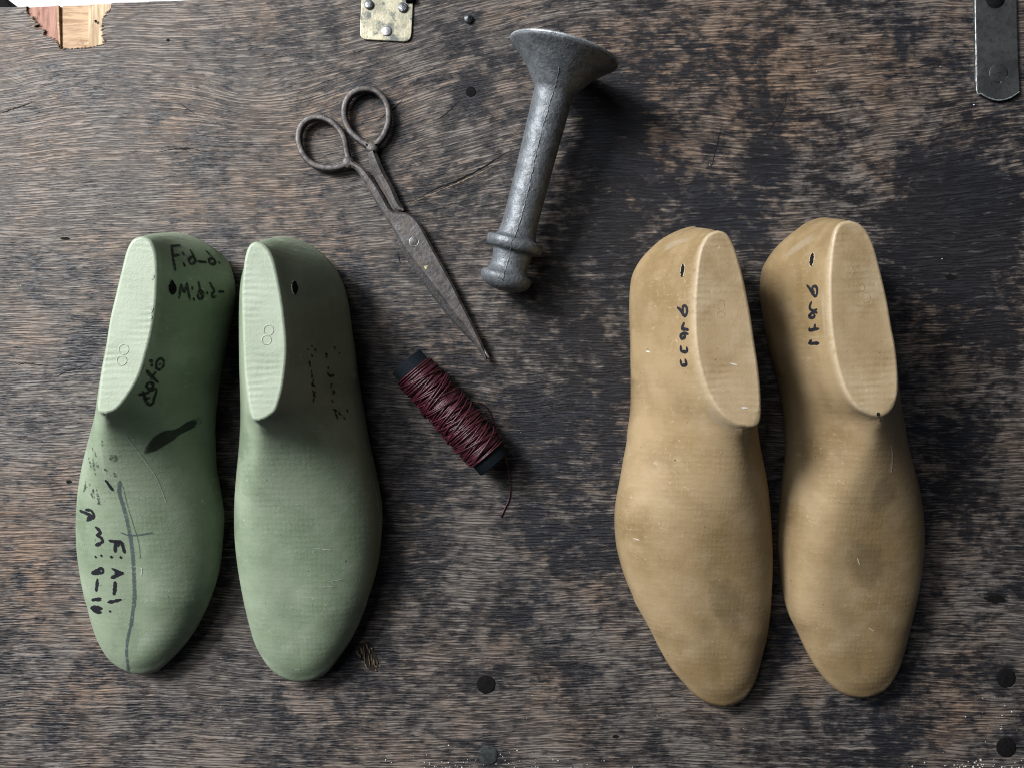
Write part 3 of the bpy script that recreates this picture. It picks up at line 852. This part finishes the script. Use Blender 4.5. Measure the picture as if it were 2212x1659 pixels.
# --- marks on the green lasts
ink(G1, tG1, A1, [
    [(846, 175), (856, 260), (872, 350)], [(842, 180), (872, 176), (908, 172)], [(855, 246), (880, 243), (902, 240)],
    [(925, 222), (930, 242)], [(932, 298), (938, 322)],
    [(978, 205), (996, 240), (1012, 285)], [(992, 252), (968, 275), (980, 302), (1008, 296), (1014, 270), (996, 252)],
    [(1028, 287), (1060, 290), (1092, 292)],
    [(1092, 212), (1120, 245), (1150, 285)], [(1128, 262), (1108, 282), (1124, 306), (1150, 302), (1152, 280), (1128, 262)], [(1178, 290), (1186, 300)],
    [(898, 545), (906, 500), (914, 450)], [(914, 450), (926, 490), (938, 505)], [(938, 505), (948, 470), (955, 442)], [(955, 442), (964, 500), (976, 555)],
    [(991, 468), (994, 486)], [(1002, 545), (1006, 562)],
    [(1036, 432), (1048, 490), (1064, 545)], [(1056, 490), (1034, 510), (1036, 545), (1062, 550), (1070, 520), (1056, 490)],
    [(1095, 503), (1100, 516)], [(1116, 438), (1134, 470), (1152, 500)], [(1150, 500), (1128, 520), (1140, 540), (1160, 532)], [(1178, 500), (1216, 500)],
    ], .0018, M['ink_worn'])
ink(G1, tG1, A1, [[(738, 1025), (742, 992), (768, 972), (790, 992), (786, 1025), (762, 1050), (738, 1040), (740, 1015)], [(692, 985), (712, 995)], [(700, 1015), (712, 1025)], [(760, 1008), (766, 1020)],
    [(668, 1055), (700, 1095), (752, 1140)], [(735, 1068), (715, 1090), (700, 1120)], [(690, 1138), (668, 1160), (680, 1185), (706, 1180), (716, 1155), (692, 1138)],
    [(614, 1225), (650, 1222), (690, 1205), (736, 1180)], [(640, 1205), (655, 1240), (668, 1275), (690, 1298), (715, 1285), (722, 1250), (735, 1215), (738, 1185)], [(650, 1255), (690, 1250)]], .0018, M['ink_worn'])
ink(G1, tG1, A2, [
    [(178, 516), (215, 530), (262, 550)], [(214, 510), (246, 512), (262, 530), (270, 552)], [(270, 552), (246, 566), (224, 578)], [(224, 578), (240, 545)],
    [(280, 620), (298, 636), (312, 652)], [(312, 652), (284, 672)], [(284, 672), (310, 684), (326, 708)], [(326, 708), (304, 724), (280, 735)],
    [(278, 806), (279, 812)], [(314, 798), (315, 804)],
    [(254, 915), (285, 895), (318, 878)], [(318, 878), (326, 896), (322, 912)], [(300, 890), (296, 916)], [(256, 916), (290, 912), (322, 908)],
    [(290, 952), (286, 990), (281, 1026)], [(256, 1086), (284, 1078), (310, 1072)], [(258, 1078), (308, 1082)],
    ([(250, 1138), (280, 1134), (314, 1136)], .0030), ([(262, 1152), (290, 1160), (312, 1160)], .0026),
    [(366, 706), (400, 710), (440, 714), (452, 745), (462, 782)], [(404, 714), (402, 776)], [(424, 716), (420, 740)],
    [(378, 806), (379, 814)], [(438, 808), (439, 816)],
    [(384, 884), (416, 900), (452, 916)], [(450, 908), (416, 926), (378, 942)], [(414, 896), (406, 926)],
    [(402, 968), (400, 1010), (394, 1048)], [(358, 1098), (400, 1090), (438, 1080)], [(368, 1153), (372, 1158)],
    [(342, 322), (362, 350), (386, 384)],
    ], .0019, M['ink'], jag=.25)
ink(G1, tG1, A2, [[(256, 112), (272, 150), (284, 175)], [(236, 180), (246, 220), (254, 262)], [(262, 190), (268, 240), (276, 285)], [(288, 205), (290, 240)], [(216, 330), (212, 370), (200, 392)], [(236, 345), (246, 358)], [(250, 398), (258, 440)], [(262, 380), (268, 430)], [(285, 380), (292, 420), (302, 470)], [(290, 470), (308, 474)],
    [(320, 70), (322, 105)], [(384, 150), (376, 185), (398, 200)], [(402, 160), (406, 200)], [(330, 245), (350, 262)], [(395, 275), (410, 300)]], .0017, M['ink_faint'], 'rubbed_writing', jag=.4)
ink(G1, tG1, A2, [[(432, 330), (428, 400), (452, 480), (478, 580), (498, 680), (513, 790), (520, 900), (524, 1000), (524, 1080), (514, 1160), (502, 1250)], ([(500, 1250), (482, 1330), (474, 1420), (486, 1535)], .0016), ([(440, 655), (498, 672), (560, 668), (640, 655)], .0010), ([(452, 360), (480, 480), (520, 610), (552, 720), (562, 820)], .0004)], .0021, M['ink_grey'], 'guide_line', jag=.2)
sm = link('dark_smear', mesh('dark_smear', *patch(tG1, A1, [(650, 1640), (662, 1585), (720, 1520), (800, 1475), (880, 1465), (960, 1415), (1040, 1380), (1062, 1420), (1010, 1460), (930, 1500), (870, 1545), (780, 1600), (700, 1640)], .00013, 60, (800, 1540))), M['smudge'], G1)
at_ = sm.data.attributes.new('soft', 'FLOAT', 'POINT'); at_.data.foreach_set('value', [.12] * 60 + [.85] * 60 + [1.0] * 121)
pin_hole(G1, tG1, A1, 850, 470, 30, 55, M['pale_green'], outline=[(845, 410), (866, 440), (882, 475), (872, 510), (848, 524), (826, 505), (818, 465), (832, 435)])
stamped(G1, tG1, A1, [(507, 908, 35, 35), (493, 987, 35, 33)], M['pale_green'], .00042)
ink(G2, tG2, B1, [[(640, 884)], [(660, 905), (672, 916)], [(640, 948), (644, 960)], [(622, 990), (630, 1030)], [(638, 1060), (642, 1108)], [(652, 1125), (642, 1165)], [(636, 1150), (662, 1168)], [(646, 1198), (664, 1240)], [(668, 1205), (650, 1236)], [(656, 1250), (650, 1278)],
    [(798, 888), (806, 902)], [(734, 940), (752, 945)], [(748, 952), (742, 968)], [(837, 934)], [(757, 1040)], [(752, 1072), (764, 1094), (798, 1092)], [(780, 1150), (772, 1176)], [(786, 1200), (806, 1208)], [(795, 1218)], [(778, 1262), (792, 1280)],
    [(792, 1332), (818, 1342)], [(806, 1350), (822, 1396)], [(830, 1352), (846, 1372)], [(888, 1332), (896, 1354)], [(866, 1385), (878, 1400)], [(612, 905), (614, 912)]], .0013, M['ink_worn'], 'faded_writing', jag=.5)
pin_hole(G2, tG2, B1, 520, 472, 22, 50, M['pale_green'], -.08)
stamped(G2, tG2, B1, [(335, 772, 34, 35), (320, 842, 33, 32)], M['pale_green'], .00042)
stamped(G2, tG2, B1, [(500, 975, 14, 65)], M['green'], .00025)
# --- marks on the tan lasts
ink(T1, tT1, C1, [
    [(503, 634), (520, 648), (536, 672), (548, 692)], [(548, 692), (560, 676), (564, 650), (556, 626), (542, 624), (536, 640), (540, 662)],
    [(545, 732), (536, 752), (530, 772)], [(530, 772), (552, 772), (572, 776)], [(570, 802), (545, 798), (522, 812), (530, 830), (550, 822), (546, 800)],
    [(524, 880), (528, 910), (548, 916), (566, 914)], [(566, 914), (562, 886)],
    [(522, 968), (530, 1000), (546, 1000), (562, 998)], [(562, 998), (552, 962)]], .0018, M['ink'])
pin_hole(T1, tT1, C1, 536, 400, 13, 44, M['pale_tan'], .12)
stamped(T1, tT1, C1, [(778, 620, 22, 32), (775, 678, 24, 20)], M['tan'], .00024)
ink(T2, tT2, E1, [
    [(416, 494), (432, 512), (450, 545), (470, 566)], [(470, 566), (480, 545), (478, 508), (458, 498), (450, 520), (462, 540)],
    [(444, 600), (434, 625), (432, 645)], [(432, 645), (455, 655), (480, 668)], [(478, 645), (450, 668), (428, 690), (448, 700), (464, 690), (460, 672)],
    [(428, 780), (460, 774), (490, 768)], [(468, 742), (462, 774)], [(432, 766), (430, 782)],
    [(426, 862), (460, 862), (492, 860)], [(444, 842), (430, 860)]], .0017, M['ink'])
pin_hole(T2, tT2, E1, 448, 330, 14, 45, M['pale_tan'], .15)
stamped(T2, tT2, E1, [(762, 508, 18, 26), (790, 572, 28, 32)], M['tan'], .00024)
V, F = patch(tT2, E1, ellipse(868, 1310, 11, 12), .0002, 16); link('ink_dot', mesh('ink_dot', V, F), M['crack'], T2)
for q in ([(838, 988), (880, 1000)], [(303, 912), (328, 918)], [(908, 1270), (950, 1272)]): ink(T1, tT1, C1, [q], .0008, M['white'], 'nick')

M['scuff_tan'] = ink_material('pale_scuff', (.50, .43, .33), .26, .25, True)
M['scuff_green'] = ink_material('pale_green_scuff', (.42, .47, .40), .32, .25, True)
M['scuff_dark'] = ink_material('grimy_scuff', (.13, .105, .06), .24, .20, True)
def scuff(root, tree, conv, outline, mat, name='scuff'):
    me = mesh(name, *patch(tree, conv, outline, .00011, 36))
    at = me.attributes.new('soft', 'FLOAT', 'POINT')
    at.data.foreach_set('value', [0.0] * 36 + [.45] * 36 + [.8] * 36 + [1.0] * 37)
    link(name, me, mat, root)
M['scratch_green'] = plain('pale_green_scratch', (.40, .455, .375), .6)
M['scratch_tan'] = plain('pale_tan_scratch', (.52, .45, .34), .6)
scuff(T1, tT1, C1, [(375, 290), (420, 235), (500, 195), (600, 178), (605, 205), (540, 225), (440, 275)], M['scuff_tan'])
scuff(T1, tT1, C1, [(640, 1180), (700, 1270), (790, 1350), (900, 1415), (860, 1440), (760, 1390), (680, 1310)], M['scuff_tan'])
scuff(T2, tT2, E1, [(215, 350), (260, 290), (340, 230), (430, 165), (500, 130), (505, 190), (430, 235), (350, 290), (280, 330)], M['scuff_tan'])
scuff(T2, tT2, E1, [(500, 500), (525, 480), (535, 700), (545, 880), (525, 880), (510, 700)], M['scuff_tan'])
scuff(T1, tT1, C2, [(690, 780), (860, 820), (900, 960), (880, 1150), (760, 1180), (680, 1060), (640, 920)], M['scuff_dark'], 'grime')
scuff(T2, tT2, E2, [(650, 560), (840, 560), (900, 700), (860, 900), (700, 930), (600, 760)], M['scuff_dark'], 'grime')
scuff(T2, tT2, E2, [(820, 200), (900, 140), (960, 300), (900, 420), (780, 470), (740, 360)], M['scuff_dark'], 'grime')
scuff(G1, tG1, A1, [(660, 95), (800, 84), (950, 105), (1060, 155), (1000, 150), (900, 120), (760, 110)], M['scuff_green'])
scuff(G2, tG2, B1, [(320, 128), (440, 118), (580, 160), (700, 235), (660, 230), (560, 180), (420, 140)], M['scuff_green'])
scuff(G1, tG1, A2, [(300, 60), (330, 150), (350, 280), (380, 420), (350, 400), (318, 260), (295, 140)], M['scuff_green'])
for q, wv in (([(470, 40), (560, 160), (660, 300), (728, 465)], .0004), ([(560, 430), (592, 442)], .0005), ([(566, 870), (572, 900), (566, 930)], .0007)): ink(G1, tG1, A2, [q], wv, M['scratch_green'], 'scratch')
for q, wv in (([(722, 385), (708, 415)], .0010), ([(715, 610), (700, 650)], .0010), ([(706, 670), (700, 690)], .0008), ([(664, 870), (680, 900), (672, 940)], .0006), ([(655, 1025), (640, 1055)], .0008)): ink(G1, tG1, A1, [q], wv, M['pale_green'], 'nick')
for q, wv in (([(600, 755), (700, 765)], .0004), ([(690, 965), (780, 950)], .0004), ([(650, 995), (720, 1000)], .0004), ([(470, 1525), (500, 1528)], .0008), ([(945, 270), (985, 400), (1000, 520)], .0008)): ink(G2, tG2, B2, [q], wv, M['scratch_green'], 'scratch')
for q, wv in (([(988, 10), (990, 90), (984, 180)], .0008), ([(210, 580), (250, 590)], .0007)): ink(T1, tT1, C2, [q], wv, M['scratch_tan'], 'scratch')
for q, wv in (([(905, 20), (912, 90), (905, 180)], .0010), ([(770, 1125), (800, 1140)], .0006), ([(700, 700), (715, 740)], .0006)): ink(T2, tT2, E2, [q], wv, M['scratch_tan'], 'scratch')

# ------------------------------------------------------------------ scissors
SC = Z(1100, 300, 1.4424)
def sp(L, z): return [P(*SC(*q), z) for q in L]
def make_scissors():
    root = empty('scissors', P(*SC(650, 900), 0))
    tag(root, 'old tarnished steel scissors with two finger rings, blades nearly closed', 'scissors')
    def forged(name, outline, z0, z1, ridge=.0010, inset=.0013):
        o = sp(outline, (z0 + z1) / 2)
        pts = catmull([(p.x, p.y) for p in o] , 150, closed=True)
        n = len(pts)
        nrm = inward(pts)
        def room(i):
            """free width inward of a rim point"""
            d = pts - pts[i]
            along = d @ nrm[i]
            side = np.abs(d @ np.array([-nrm[i][1], nrm[i][0]]))
            ok = (along > .0003) & (side < .0012)
            return along[ok].min() if ok.any() else .0006
        wd = np.array([min(inset, .36 * room(i)) for i in range(n)])
        for _ in range(3): wd = np.minimum(wd, (np.roll(wd, 1) + wd + np.roll(wd, -1)) / 3)
        inn = pts + nrm * wd[:, None]
        V = [(p[0], p[1], z0) for p in pts] + [(p[0], p[1], z1 - ridge) for p in pts] + [(p[0], p[1], z1) for p in inn]
        F = []
        for k in (0, 1):
            for i in range(n):
                j = (i + 1) % n
                F.append((k * n + i, k * n + j, (k + 1) * n + j, (k + 1) * n + i))
        bm = bmesh.new()
        bv = [bm.verts.new(v) for v in V]
        for f in F: bm.faces.new([bv[i] for i in f])
        cap = [bm.faces.new(bv[:n]), bm.faces.new(bv[2 * n:])]
        bmesh.ops.triangulate(bm, faces=cap, ngon_method='BEAUTY')
        return bm_mesh(name, bm, smooth=False)
    ringz = .0042
    def ring(name, line, rad, mat):
        c = catmull([P(*SC(*q), ringz) for q in line], 72, closed=True)
        rr = [rad * random.uniform(.96, 1.04) for i in range(72)]
        V, F = tube(c, rr, 20, 1.45, closed=True, sq=.55)
        return link(name, mesh(name, V, F), mat, root)
    under = forged('blade', [(596, 735), (652, 730), (702, 780), (762, 872), (832, 1002), (902, 1130), (1000, 1330), (1080, 1460), (1128, 1548), (1120, 1562), (1098, 1540), (1050, 1485), (975, 1411), (898, 1326), (812, 1215), (733, 1107), (665, 1003), (618, 905)], .0022, .0040, .0006)
    link('blade', under, M['steel_shaded'], root)  # darker steel paints the shade on the lower blade's bevel
    shank = forged('handle_shank', [(438, 364), (450, 400), (455, 440), (468, 500), (500, 575), (545, 650), (600, 742), (655, 738), (625, 680), (590, 600), (550, 530), (515, 450), (498, 402), (508, 364), (474, 354)], .0022, .0070, .0016, .0020)
    link('handle_shank', shank, M['steel'], root)
    upper = forged('blade', [(345, 492), (385, 512), (420, 562), (460, 632), (500, 702), (545, 772), (585, 832), (625, 905), (670, 975), (725, 1045), (790, 1130), (860, 1220), (930, 1315), (985, 1382), (1040, 1468), (1080, 1530), (1104, 1568), (1114, 1566), (1097, 1500), (1062, 1420), (1012, 1320),
                    (962, 1220), (912, 1120), (862, 1030), (806, 930), (765, 850), (725, 790), (685, 755), (640, 746), (603, 748), (570, 715), (540, 660), (505, 600), (462, 540), (425, 495), (387, 472), (364, 455), (346, 440), (328, 468)], .0041, .0072, .0012, .0013)
    link('blade', upper, M['steel'], root)
    ring('finger_ring', [(455, 378), (410, 350), (356, 300), (324, 228), (328, 150), (364, 92), (430, 66), (500, 78), (545, 125), (567, 190), (564, 262), (540, 322), (508, 362), (470, 380)], .00185, M['steel'])
    ring('finger_ring', [(350, 474), (292, 498), (220, 502), (150, 482), (96, 428), (70, 352), (80, 282), (120, 236), (180, 222), (240, 240), (290, 284), (322, 340), (334, 400), (348, 462)], .00185, M['steel'])
    for q in ((474, 386), (342, 468)):
        V, F = lathe([(-.0040, .0036), (-.0004, .0037), (.0007, .0029), (.0010, .0015), (.0011, .0002)], P(*SC(*q), .0062), (0, 0, 1), 24)
        link('ring_web', mesh('ring_web', V, F), M['steel'], root)
    c = P(*SC(708, 908), .0072)
    V, F = lathe([(-.0060, .0020), (0.0, .0027), (.0002, .0026), (.0004, .0020), (.0005, .0004)], c, (0, 0, 1), 32)
    piv = link('pivot_screw', mesh('pivot_screw', V, F), M['steel'], root)
    V, F = tube(catmull([c + Vector((  .0027 * math.cos(a), .0027 * math.sin(a), .0001)) for a in np.linspace(0, 6.28, 24, endpoint=False)], 32, closed=True), .00024, 6, 1, closed=True)
    link('screw_collar', mesh('screw_collar', V, F), M['steel_bright'], piv)
    p = [P(*SC(*q), .0074) for q in [(762, 1044), (784, 1040), (780, 1054), (770, 1064)]]
    link('paint_fleck', mesh('paint_fleck', p, [(0, 1, 2, 3)], False), M['fleck'], root)
    c = [P(*SC(*q), .0056) for q in [(1086, 1490), (1108, 1530), (1124, 1556)]]
    V, F = tube(catmull(c, 8), [.0004, .0006, .0007, .0008, .0009, .0009, .0008, .0006], 8)
    link('blade_tip', mesh('blade_tip', V, F), M['steel_bright'], root)
make_scissors()

# ------------------------------------------------------------------ cast iron pounder
def make_pounder():
    tip, rim = P(1086, 629, .0165), P(1219, 113, .0325)
    ax = (rim - tip); Lg = ax.length; ax.normalize()
    prof = [(0, .0012), (.0004, .005), (.0015, .0095), (.0034, .0128), (.0062, .0149), (.0090, .0150), (.0104, .0142), (.0112, .0122), (.0150, .0110), (.0190, .0110), (.0222, .0114), (.0238, .0120), (.0243, .0146), (.0250, .0162), (.0275, .0168), (.0300, .0166), (.0307, .0158), (.0312, .0124), (.0330, .0113), (.0380, .0105)]
    prof += [(s, .0103 + .0012 * ((s - .04) / (Lg - .06)) ** 2) for s in np.linspace(.042, Lg - .0225, 24)]
    n0 = Lg - .0225
    for t in np.linspace(.06, 1, 14):
        prof.append((n0 + t * .0205, .0115 + .0190 * (.72 * t + .28 * t ** 3)))
    prof += [(Lg - .0010, .0313), (Lg, .0312), (Lg + .0006, .0300), (Lg + .0004, .027), (Lg - .002, .015), (Lg - .0025, .001)]
    V, F = lathe(prof, tip, ax, 96)
    root = empty('iron_pounder', (tip.x, tip.y, 0))
    tag(root, 'grey cast iron pounder lying on its side with a flared bell end', 'pounder')
    me = mesh('body', V, F)
    b = link('body', me, M['iron'], root)
    V, F = lathe([(Lg - .0010, .0290), (Lg - .0010, .0311), (Lg - .0004, .0316), (Lg + .0004, .0316), (Lg + .0008, .0310), (Lg + .0008, .0290)], tip, ax, 96)
    link('rim', mesh('rim', V, F), M['rim'], root)  # brighter iron paints in the light this rim edge catches
    # mould seam along the upper side
    a = ax.cross(Vector((0, 0, 1))).normalized(); up = a.cross(ax).normalized()
    ps = sorted([(s, r) for s, r in prof if .004 < s < Lg - .006])
    pts, rad = [], []
    for s in np.arange(.006, Lg - .012, .0011):
        r = float(np.interp(s, [q[0] for q in ps], [q[1] for q in ps]))
        th = math.radians(92) + random.uniform(-.03, .03) + .05 * math.sin(s * 90)
        pts.append(tip + ax * s + (a * math.cos(th) + up * math.sin(th)) * (r - .00012 + random.uniform(-.0001, .0001)))
        rad.append(random.uniform(.00022, .00055))
    V, F = tube(pts, rad, 6)
    link('casting_seam', mesh('casting_seam', V, F), M['iron'], root)
make_pounder()

# ------------------------------------------------------------------ spool of thread
def make_spool():
    R0 = .0109
    zc = .0136
    e0, e1 = P(878, 782, zc), P(1069, 1001, zc)
    ax = e1 - e0; Lg = ax.length; ax.normalize()
    a = ax.cross(Vector((0, 0, 1))).normalized(); b = a.cross(ax).normalized()
    root = empty('thread_spool', (e0 + e1) / 2 * 1.0); root.location.z = 0
    tag(root, 'navy card tube wound with dark red waxed thread, loose end trailing', 'spool')
    prof = [(.0, .0076), (0, R0 - .0003), (.0004, R0), (Lg - .0004, R0), (Lg, R0 - .0003), (Lg, .0076), (Lg - .01, .0074)]
    V, F = lathe(prof, e0, ax, 56)
    F = F[:-2]
    V2, F2 = lathe([(0, .0076), (Lg, .0076)], e0, ax, 56); F2 = F2[:-2]
    link('tube', mesh('tube', *join([(V, F), (V2, F2)])), M['tube'], root)
    lo, hi = .0078, Lg - .0085
    path = []
    th = 0.0
    passes = [(lo, hi, 80, .0), (hi, lo, 64, .0005), (lo, hi, 46, .0009)]
    x = hi
    for q in range(19):
        y = random.uniform(lo, lo + .022) if q % 2 == 0 else random.uniform(hi - .022, hi)
        passes.append((x, y, max(1.5, abs(x - y) / random.uniform(.010, .021)), .0011 + .00006 * q))
        x = y
        if q in (6, 13): passes.append((x, x + (.008 if x < .03 else -.008), 9, .0012 + .00006 * q)); x = passes[-1][1]
    for (s0, s1, turns, dr) in passes:
        n = int(turns * 26)
        ph = random.uniform(0, 6)
        for i in range(n):
            t = i / n
            w = (.0016 if turns > 30 else .0007) * math.sin(t * turns * 1.3 + ph) + (.0010 if turns > 30 else .0) * math.sin(t * turns * .37 + ph * 2)
            s = s0 + (s1 - s0) * t + w + (.0006 if turns < 30 else .0008) * math.sin(th)
            s = min(max(s, lo - .0012), hi + .0012)
            r = R0 + .00045 + dr * (.75 + .25 * math.sin(t * turns * .9 + ph)) 
            path.append(e0 + ax * s + (a * math.cos(th) + b * math.sin(th)) * r)
            th += 2 * math.pi / 26
    tail = [P(1030, 868, .022), P(1052, 880, .015), P(1066, 905, .006), P(1074, 935, .0022), P(1080, 962, .0012), P(1090, 985, .0009), P(1097, 1012, .0008), P(1102, 1045, .0007), P(1100, 1075, .0007), P(1090, 1098, .0007), P(1082, 1116, .0007)]
    V1, F1 = tube(path, .00044, 6, .85)
    V2, F2 = tube(catmull(tail, 50), .00042, 6)
    link('thread', mesh('thread', *join([(V1, F1), (V2, F2)])), M['thread'], root)
make_spool()

# ------------------------------------------------------------------ fittings on the board
def disc(c, r, h, mat, name, parent=None, dome=.3, slot=False, segs=32):
    prof = [(-.0005, r * .98), (h * .55, r), (h * .8, r * .93), (h, r * .72), (h + dome * r * .25, r * .02)]
    V, F = lathe(prof, c, (0, 0, 1), segs)
    V = [v + Vector((random.uniform(-1, 1) * r * .03, random.uniform(-1, 1) * r * .03, 0)) for v in V]
    return link(name, mesh(name, V, F), mat, parent)

ZH = Z(1300, 0, 3.403)
def make_hinge():
    out = [(309, -120), (297, 90), (286, 250), (281, 440), (288, 475), (306, 500), (340, 519), (450, 526), (600, 535), (740, 543), (860, 549), (905, 540), (935, 518), (950, 488), (957, 440), (968, 220), (984, -120)]
    o = [P(*ZH(*q), .0012) for q in out]
    c = sum(o, Vector()) / len(o)
    root = empty('hinge_leaf', (c.x, c.y, 0))
    tag(root, 'stained pale metal hinge leaf held by three screws at the board edge', 'hinge')
    link('leaf', plate_mesh('leaf', o, .0001, .0014, .0004, .00008), M['zinc'], root)
    for (x, y, r, k) in ((402, 70, 62, .9), (845, 110, 64, .9), (632, 412, 66, .3)):
        s = disc(P(*ZH(x, y), .0014), r / 3.403 / 1.7785 * K, .0014 if k > .5 else .0007, M['screw'] if k > .5 else M['steel_bright'], 'screw_head', root)
    # rolled knuckle along the edge
    V, F = tube(catmull([P(*ZH(880, -6), .0022), P(*ZH(990, -12), .0022)], 6), .0022, 10)
    link('knuckle', mesh('knuckle', V, F), M['nail'], root)
make_hinge()

ZS = Z(3634, 0, 3.687)
def make_strap():
    out = [(408, -110), (415, 300), (423, 700), (432, 1285), (500, 1340), (600, 1395), (690, 1425), (760, 1432), (840, 1420), (920, 1392), (990, 1350), (1050, 1298), (1046, 1150), (1030, 900), (1016, 400), (1006, -110)]
    o = [P(*ZS(*q), .0022) for q in out]
    c = sum(o, Vector()) / len(o)
    root = empty('metal_strap', (c.x, c.y, 0))
    tag(root, 'dark steel strap with a rounded end and one rivet, at the board corner', 'strap')
    link('plate', plate_mesh('plate', o, .0001, .0026, .0009, .00005), M['strap'], root)
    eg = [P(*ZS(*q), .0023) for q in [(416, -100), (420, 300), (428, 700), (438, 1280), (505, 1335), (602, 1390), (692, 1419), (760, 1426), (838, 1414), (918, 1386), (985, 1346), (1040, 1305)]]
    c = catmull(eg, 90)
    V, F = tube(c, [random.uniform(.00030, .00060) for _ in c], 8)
    link('edge_highlight', mesh('edge_highlight', V, F), M['strap_edge'], root)  # bright tube paints the light caught by the strap's bevel
    p = P(*ZS(742, 1042), .0026); r = 132 / 3.687 / 1.7785 * K
    disc(p - Vector((0, 0, .0001)), r, .0005, M['strap'], 'rivet', root, .45)
    V, F = tube([p + Vector((r * 1.02 * math.cos(t), r * 1.02 * math.sin(t), .0001)) for t in np.linspace(math.radians(-75), math.radians(-20), 14)], .00022, 6)
    link('rivet_edge', mesh('rivet_edge', V, F), M['steel_bright'], root)
    V, F = lathe([(0, .0058), (.00012, .0057)], P(*ZS(700, -10), .0026), (0, 0, 1), 28)
    link('bolt_hole', mesh('bolt_hole', V, F), M['nail'], root)
make_strap()

NG = 'nails driven into the board'
def nail(px, py, r, h, label, dome, mat=None):
    c = P(px, py, 0)
    o = disc(c, r * K, h, mat or M['nail'], 'nail', None, dome)
    tag(o, label, 'nail', NG)
    return o
nail(1012, 43, 10, .0022, 'small shiny domed nail standing proud beside the hinge leaf', 2.2, M['screw'])
nail(1017, 199, 11, .0003, 'sunken dark bolt head between the scissors and the iron pounder', .1)
nail(1050, 1477, 20, .0004, 'flat black nail head nearest the wood splinter, between green and tan lasts', .1)
n4 = nail(1055, 1630, 21, .0005, 'dusty flat nail head at the bottom edge amid white crumbs', .15, M['nail_dusty'])
nail(2173, 1463, 21, .0004, 'plain flat black nail head beside the tan toes, by the photo\'s right edge', .1)
nail(2173, 1613, 21.5, .0005, 'flat black nail head with white paint traces in the bottom right corner', .15)
def crumbs():
    bm = bmesh.new()
    def put(x, y, s):
        c = P(x, y, s * .5)
        r = bmesh.ops.create_icosphere(bm, subdivisions=1, radius=s, matrix=Matrix.Translation(c) @ Matrix.Diagonal((random.uniform(.6, 1.5), random.uniform(.5, 1.2), .55, 1)))
        for v in r['verts']: v.co += Vector((random.uniform(-s, s), random.uniform(-s, s), 0)) * .25
    for _ in range(60): put(random.gauss(1130, 110), 1668 - abs(random.gauss(0, 26)), random.uniform(.00013, .00042))
    for _ in range(34): put(random.gauss(960, 60), 1664 - abs(random.gauss(0, 14)), random.uniform(.00018, .0005))
    for _ in range(50): put(random.gauss(2130, 60), 1660 - abs(random.gauss(0, 12)), random.uniform(.0002, .0006))
    for _ in range(22): put(random.gauss(2160, 28), random.gauss(1545, 22), random.uniform(.00018, .00045))
    for _ in range(9): put(2173 + random.uniform(-15, 15), 1607 + random.uniform(-5, 8), random.uniform(.0003, .0006))
    for _ in range(60): put(random.uniform(40, 2180), random.uniform(60, 1650), random.uniform(.0001, .00028))
    for q in ((2104, 227, .0006), (1045, 1467, .0004), (580, 853, .0003), (2035, 560, .0004)): put(*q)
    me = bm_mesh('crumbs', bm, False)
    o = link('crumbs', me, M['white']); tag(o, 'tiny white crumbs and dust scattered over the dark board', 'crumbs', kind='stuff')
crumbs()
def dark_thing():
    o = [P(-60, 10, -.3), P(-60, 22.5, -.3)]
    q = [(-40, -6), (12, -4), (22, 10), (36, 22.5), (24, 40), (-40, 40)]
    me = plate_mesh('dark_offcut', [P(x, y, -.30) for x, y in q], -.319, -.300, .004)
    ob = link('dark_offcut', me, M['nail']); tag(ob, 'dark object on the pale floor just beyond the chipped board corner', 'offcut')
dark_thing()
